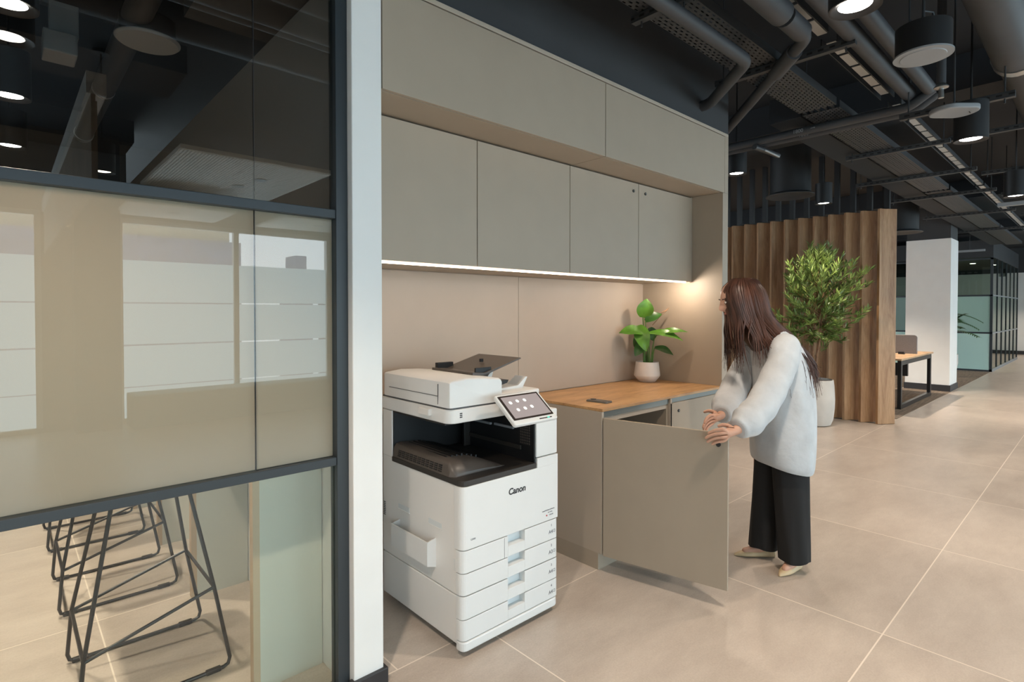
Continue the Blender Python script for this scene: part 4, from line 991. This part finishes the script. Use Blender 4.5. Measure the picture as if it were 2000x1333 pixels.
# ------------------------------------------------------------------ the woman at the cupboard
def person():
    O = Vector((3.28, 1.32, 0)); f = -rt; l = -fw
    t = thing('person', 'long-haired woman in loose pale grey top and black trousers holding the open cupboard door', 'person', O)
    def P(u, v, z): return O + f * u + l * v + Vector((0, 0, z))
    # --- body: one continuous skinned surface
    V = []; E_ = []; Rr = []
    def add(p, r, parent=None):
        V.append(P(*p) - O); Rr.append(r if isinstance(r, tuple) else (r, r))
        if parent is not None: E_.append((parent, len(V) - 1))
        return len(V) - 1
    pel = add((-.045, 0, .90), (.125, .10))
    sp = add((-.035, 0, 1.06), (.105, .09), pel); ch = add((-.01, 0, 1.22), (.12, .10), sp); nb = add((.045, 0, 1.345), (.07, .06), ch)
    nk = add((.105, 0, 1.405), .043, nb); h0 = add((.185, .0, 1.465), (.062, .066), nk); h1 = add((.212, .0, 1.535), (.060, .064), h0); h2 = add((.205, 0, 1.575), (.050, .054), h1)
    WR = {}
    arms = {1: [(.015, .155, 1.275), (.08, .225, 1.15), (.20, .33, 1.02), (.31, .41, .93), (.405, .475, .885)],
            -1: [(.03, -.15, 1.30), (.09, -.15, 1.15), (.19, -.09, 1.02), (.29, .05, .94), (.37, .17, .90)]}
    for s, A in arms.items():
        p = ch
        for q, r in zip(A, (.052, .046, .040, .034, .025)): p = add(q, r, p)
        W = Vector(A[-1]); D = (Vector(A[-1]) - Vector(A[-2])).normalized()
        if s == 1:   # near hand closes over the free edge of the door
            palm = W + Vector((.045, .018, -.012)); kn = [(.082, .034, .010), (.086, .034, -.010), (.083, .033, -.030), (.075, .030, -.048)]
            dirs = Vector((.80, -.42, -.22)); curl = Vector((.55, -.45, -.60)); lens = (.040, .045, .042, .033)
        else:
            palm = W + Vector((.040, .030, -.015)); kn = [(.078, .060, .012), (.082, .062, -.006), (.080, .058, -.024), (.072, .052, -.040)]
            dirs = Vector((.75, .45, -.35)); curl = Vector((.35, .35, -.80)); lens = (.036, .040, .037, .030)
        pi_ = add(tuple(palm), (.030, .017), p)
        for k, (kk, L) in enumerate(zip(kn, lens)):
            q = W + Vector(kk); a = add(tuple(q), .0098, pi_); q2 = q + dirs.normalized() * L; b = add(tuple(q2), .0085, a)
            q3 = q2 + (dirs.normalized() * .5 + curl.normalized() * .6).normalized() * L * .62; c = add(tuple(q3), .0078, b)
            q4 = q3 + curl.normalized() * L * .5; add(tuple(q4), .0062, c)
        th = W + Vector((.030, -.012, .012)); a = add(tuple(th), .0125, pi_)
        b = add(tuple(th + Vector((.030, -.020, .006))), .0098, a); add(tuple(th + Vector((.056, -.030, -.006))), .0075, b)
        WR[s] = W
    legs = {1: [(-.085, .085, .80), (-.075, .088, .48), (-.09, .088, .12), (-.075, .09, .060), (-.02, .125, .035), (.015, .15, .028)],
            -1: [(.0, -.09, .80), (.02, -.09, .48), (.0, -.09, .12), (.015, -.09, .060), (.085, -.095, .035), (.14, -.10, .028)]}
    for s, A in legs.items():
        p = pel
        for q, r in zip(A, (.080, .055, .037, .034, .026, .018)): p = add(q, r, p)
    me = bpy.data.meshes.new('body'); me.from_pydata([tuple(v) for v in V], E_, []); me.materials.append(MT['skin'])
    ob = bpy.data.objects.new('body', me); COL.objects.link(ob); ob.parent = t
    sk = ob.modifiers.new('skin', 'SKIN'); sk.use_smooth_shade = True; sk.branch_smoothing = .3
    for i, v in enumerate(me.skin_vertices[0].data): v.radius = Rr[i]; v.use_root = (i == 0)
    ss = ob.modifiers.new('sub', 'SUBSURF'); ss.levels = 2; ss.render_levels = 2
    # --- head with face (turned down and away, mostly behind the hair)
    HC = Vector((.218, 0, 1.535)); hp = math.radians(24)
    def HP(x, y, z):   # head space: x forward, z up, pitched down
        return P(HC.x + x * math.cos(hp) + z * math.sin(hp), HC.y + y, HC.z - x * math.sin(hp) + z * math.cos(hp))
    b = MB(); R_ = []
    for i in range(1, 24):
        a_ = math.pi * i / 24; row = []
        for k in range(32):
            th = 2 * math.pi * k / 32; dx = math.sin(a_) * math.cos(th); dy = math.sin(a_) * math.sin(th); dz = -math.cos(a_)
            x, y, z = dx * .092, dy * .072, dz * .112
            if dz < -.1: y *= 1 - .28 * (-dz - .1); x *= 1 - .05 * (-dz)
            if dx > 0:
                x += .026 * math.exp(-((y / .012) ** 2 + ((z + .012) / .020) ** 2))                    # nose tip
                x += .010 * math.exp(-((y / .009) ** 2 + ((z - .012) / .024) ** 2))                    # bridge
                x -= .008 * (math.exp(-(((y - .03) / .016) ** 2 + ((z - .018) / .012) ** 2)) + math.exp(-(((y + .03) / .016) ** 2 + ((z - .018) / .012) ** 2)))
                x += .007 * math.exp(-((y / .022) ** 2 + ((z + .047) / .009) ** 2)) + .008 * math.exp(-((y / .02) ** 2 + ((z + .085) / .018) ** 2))
            row.append(HP(x, y, z))
        R_.append(row)
    b.loft(R_); b.build('head', 'skin', t, smooth=True)
    for s in (-1, 1):
        MB().ball(HP(.0745, s * .029, .018), .0105).build('eye', 'pot', t, smooth=True)
        MB().ball(HP(.0812, s * .029, .017), .0045).build('iris', 'ink', t, smooth=True)
        MB().tube(smooth_path([HP(.083, s * .016, .036), HP(.086, s * .030, .041), HP(.077, s * .046, .036)]), .0028, 6).build('eyebrow', 'hair2', t, smooth=True)
        b = MB(); b.ball(HP(.0, s * .074, .0), .016, .009, .028); b.build('ear', 'skin', t, smooth=True)
    MB().tube(smooth_path([HP(.082, -.020, -.048), HP(.0945, -.006, -.045), HP(.095, 0, -.0465), HP(.0945, .006, -.045), HP(.082, .020, -.048)]), .0045, 8).build('mouth', mat('lips', (.45, .16, .13), .5), t, smooth=True)
    rng = random.Random(3)
    # --- hair: cap plus long strands
    hb = MB()
    def rg(c, a, bb, tz=0, n=20, open_front=0):
        out = []
        for k in range(n):
            th = 2 * math.pi * k / n; cu = math.cos(th); sv = math.sin(th)
            uu = a * cu
            if open_front and cu > .3: uu -= open_front * (cu - .3)
            out.append(P(c[0] + uu, c[1] + bb * sv, c[2] + tz * cu))
        return out
    hb.loft([rg((.188, 0, 1.660), .02, .02), rg((.192, 0, 1.652), .065, .060, -.01), rg((.192, 0, 1.627), .098, .092, -.02), rg((.187, 0, 1.58), .116, .112, -.02), rg((.176, 0, 1.52), .120, .120, -.02, open_front=.04),
             rg((.150, 0, 1.45), .124, .122, -.02, open_front=.05), rg((.11, 0, 1.37), .122, .125, -.03, open_front=.05), rg((.045, 0, 1.31), .125, .142, -.05, open_front=.04), rg((-.045, 0, 1.22), .11, .14, -.05), rg((-.10, .0, 1.13), .08, .13, -.04), rg((-.14, .0, 1.04), .05, .10, -.02)])
    hb.build('hair', 'hair2', t, smooth=True, sub=1)
    hs = MB()
    for k in range(420):
        th = rng.uniform(.10, 2 * math.pi - .10); cu, sv = math.cos(th), math.sin(th)
        x0 = P(.19 + .05 * cu, .05 * sv, 1.657)
        x1 = P(.186 + .116 * cu, .113 * sv, 1.57 + rng.uniform(-.02, .02)); x2 = P(.152 + .125 * cu, .126 * sv, 1.44)
        if -.15 < cu < .62 and rng.random() < .75:   # falling straight over the shoulder
            x3 = P(.125 + .09 * cu, .150 * sv, 1.33); x4 = P(.085 + .13 * cu + rng.uniform(-.03, .03), .175 * sv + rng.uniform(-.02, .03), 1.18 + rng.uniform(-.05, .08))
            pts = [x0, x1, x2, x3, x4]
        elif cu > .25:   # lock falling forward beside the face
            x3 = P(.185 + .07 * cu + rng.uniform(-.01, .02), .135 * sv + rng.uniform(-.02, .02), 1.32); x4 = P(.20 + .03 * cu + rng.uniform(-.03, .04), .15 * sv + rng.uniform(-.02, .03), 1.17 + rng.uniform(-.06, .10))
            pts = [x0, x1, x2, x3, x4]
        else:
            x3 = P(.075 + .145 * cu, .145 * sv, 1.335); x4 = P(-.015 + .175 * cu + rng.uniform(-.015, .0), .165 * sv + rng.uniform(-.02, .02), 1.19); x5 = P(-.045 + .175 * cu + rng.uniform(-.03, .0), .165 * sv + rng.uniform(-.04, .03), 1.02 + rng.uniform(-.05, .14))
            pts = [x0, x1, x2, x3, x4, x5]
        r0 = rng.uniform(.0035, .0075); pts = smooth_path(pts); n = len(pts)
        hs.tube(pts, [r0 * (.6 + .4 * min(1, 4 * i / n)) * (1 if i < n * .6 else max(.12, (n - 1 - i) / (n * .4))) for i in range(n)], 5)
    hs.build('hair_strands', 'hair', t, smooth=True)
    # --- loose top with folds
    def ring(c, a, bb, n=36, fold=0.0, ph=0, tz=0.0):
        out = []
        for k in range(n):
            th = 2 * math.pi * k / n; m = 1 + fold * math.sin(7 * th + ph) + fold * .6 * math.sin(11 * th - ph * 1.7)
            out.append(P(c[0] + a * m * math.cos(th), c[1] + bb * m * math.sin(th), c[2] + tz * math.cos(th) + fold * .15 * math.sin(3 * th + ph)))
        return out
    sb = MB()
    sb.loft([ring((-.045, .0, .575), .150, .198, fold=.015, ph=.2, tz=.03), ring((-.045, .0, .59), .162, .210, fold=.015, ph=.2, tz=.03), ring((-.045, .0, .70), .168, .212, fold=.03, ph=.6, tz=.02), ring((-.045, 0, .82), .168, .206, fold=.028, ph=1.1),
             ring((-.05, 0, .94), .162, .190, fold=.035, ph=1.8), ring((-.045, 0, 1.06), .155, .190, fold=.03, ph=2.6), ring((-.03, 0, 1.17), .145, .192, fold=.022, ph=3.1), ring((-.005, 0, 1.27), .125, .190, fold=.012, ph=3.6),
             ring((.025, 0, 1.335), .098, .160, tz=.0), ring((.055, 0, 1.375), .078, .110), ring((.072, 0, 1.398), .065, .075), ring((.080, 0, 1.408), .058, .062)], cap=False)
    sb.build('loose_top', 'shirt', t, smooth=True, sub=1)
    for s, A in arms.items():
        pts = [Vector(a) for a in A]
        pts = [pts[0] + Vector((-.02, -s * .05, .0))] + pts
        # resample
        path = smooth_path(pts, 8); n = len(path); rings = []
        for i, c in enumerate(path):
            tt = i / (n - 1); d = (path[min(i + 1, n - 1)] - path[max(i - 1, 0)]).normalized()
            a_ = d.cross(Vector((0, 0, 1))).normalized(); b_ = d.cross(a_)
            r = (.080 * (1 - tt) + .080 * tt) if tt < .86 else .082 - (tt - .86) / .14 * .036
            r *= min(1, .55 + tt * 2.0)
            ring_ = []
            for k in range(28):
                th = 2 * math.pi * k / 28; m = 1 + .030 * math.sin(3 * th + i * .5) + .045 * math.sin(i * 1.15 + 1.6 * math.sin(th + i * .2)) * (.4 + .6 * tt)
                v_ = c + (a_ * math.cos(th) + b_ * math.sin(th)) * r * m; ring_.append(P(*v_))
            rings.append(ring_)
        b = MB(); b.loft(rings); b.build('sleeve', 'shirt', t, smooth=True, sub=1)
    # --- wide black trousers
    for s, A in legs.items():
        b = MB(); rings = []
        top = Vector((-.05, s * .07, .88)); kn = Vector(A[1]); an = Vector(A[2])
        zt = .062 if s > 0 else .062
        for i, z in enumerate((.90, .80, .70, .60, .48, .36, .24, .14, .08, zt, zt + .003)):
            tq = (.90 - z) / .84; c = Vector((top.x * (1 - tq) + (-.075 if s > 0 else .015) * tq, top.y * (1 - tq) + (.09 if s > 0 else -.09) * tq, z))
            a = (.110 * (1 - tq) + .084 * tq) if i < 10 else .085; bb = (.082 * (1 - tq) + .082 * tq) if i < 10 else .07
            rings.append(ring(tuple(c), a, bb, 28, fold=.02 + .02 * tq, ph=z * 5 + s))
        b.loft(rings); b.build('trouser_leg', 'trous', t, smooth=True, sub=1)
    # --- pointed cream shoes
    for s, (h, toe) in {1: ((-.125, .055), (.045, .165)), -1: ((-.055, -.085), (.185, -.105))}.items():
        H = Vector((h[0], h[1], 0)); T = Vector((toe[0], toe[1], 0)); d = (T - H).normalized(); w = Vector((-d.y, d.x, 0)); L = (T - H).length
        rings = []
        for q, wd, ht in ((0, .012, .045), (.03, .028, .052), (.15, .032, .050), (.35, .033, .042), (.55, .040, .044), (.72, .038, .038), (.86, .024, .026), (.95, .012, .018), (1.0, .004, .010)):
            c = H + d * L * q; rr = []
            for k in range(16):
                th = 2 * math.pi * k / 16; z = ht * .5 + ht * .5 * math.sin(th); rr.append(P(*(c + w * wd * math.cos(th) * (1.0 if math.sin(th) < 0 else .85) + Vector((0, 0, max(.001, z))))))
            rings.append(rr)
        b = MB(); b.loft(rings); so = b.build('shoe', 'shoe', t, smooth=True, sub=1)
    return t
person()
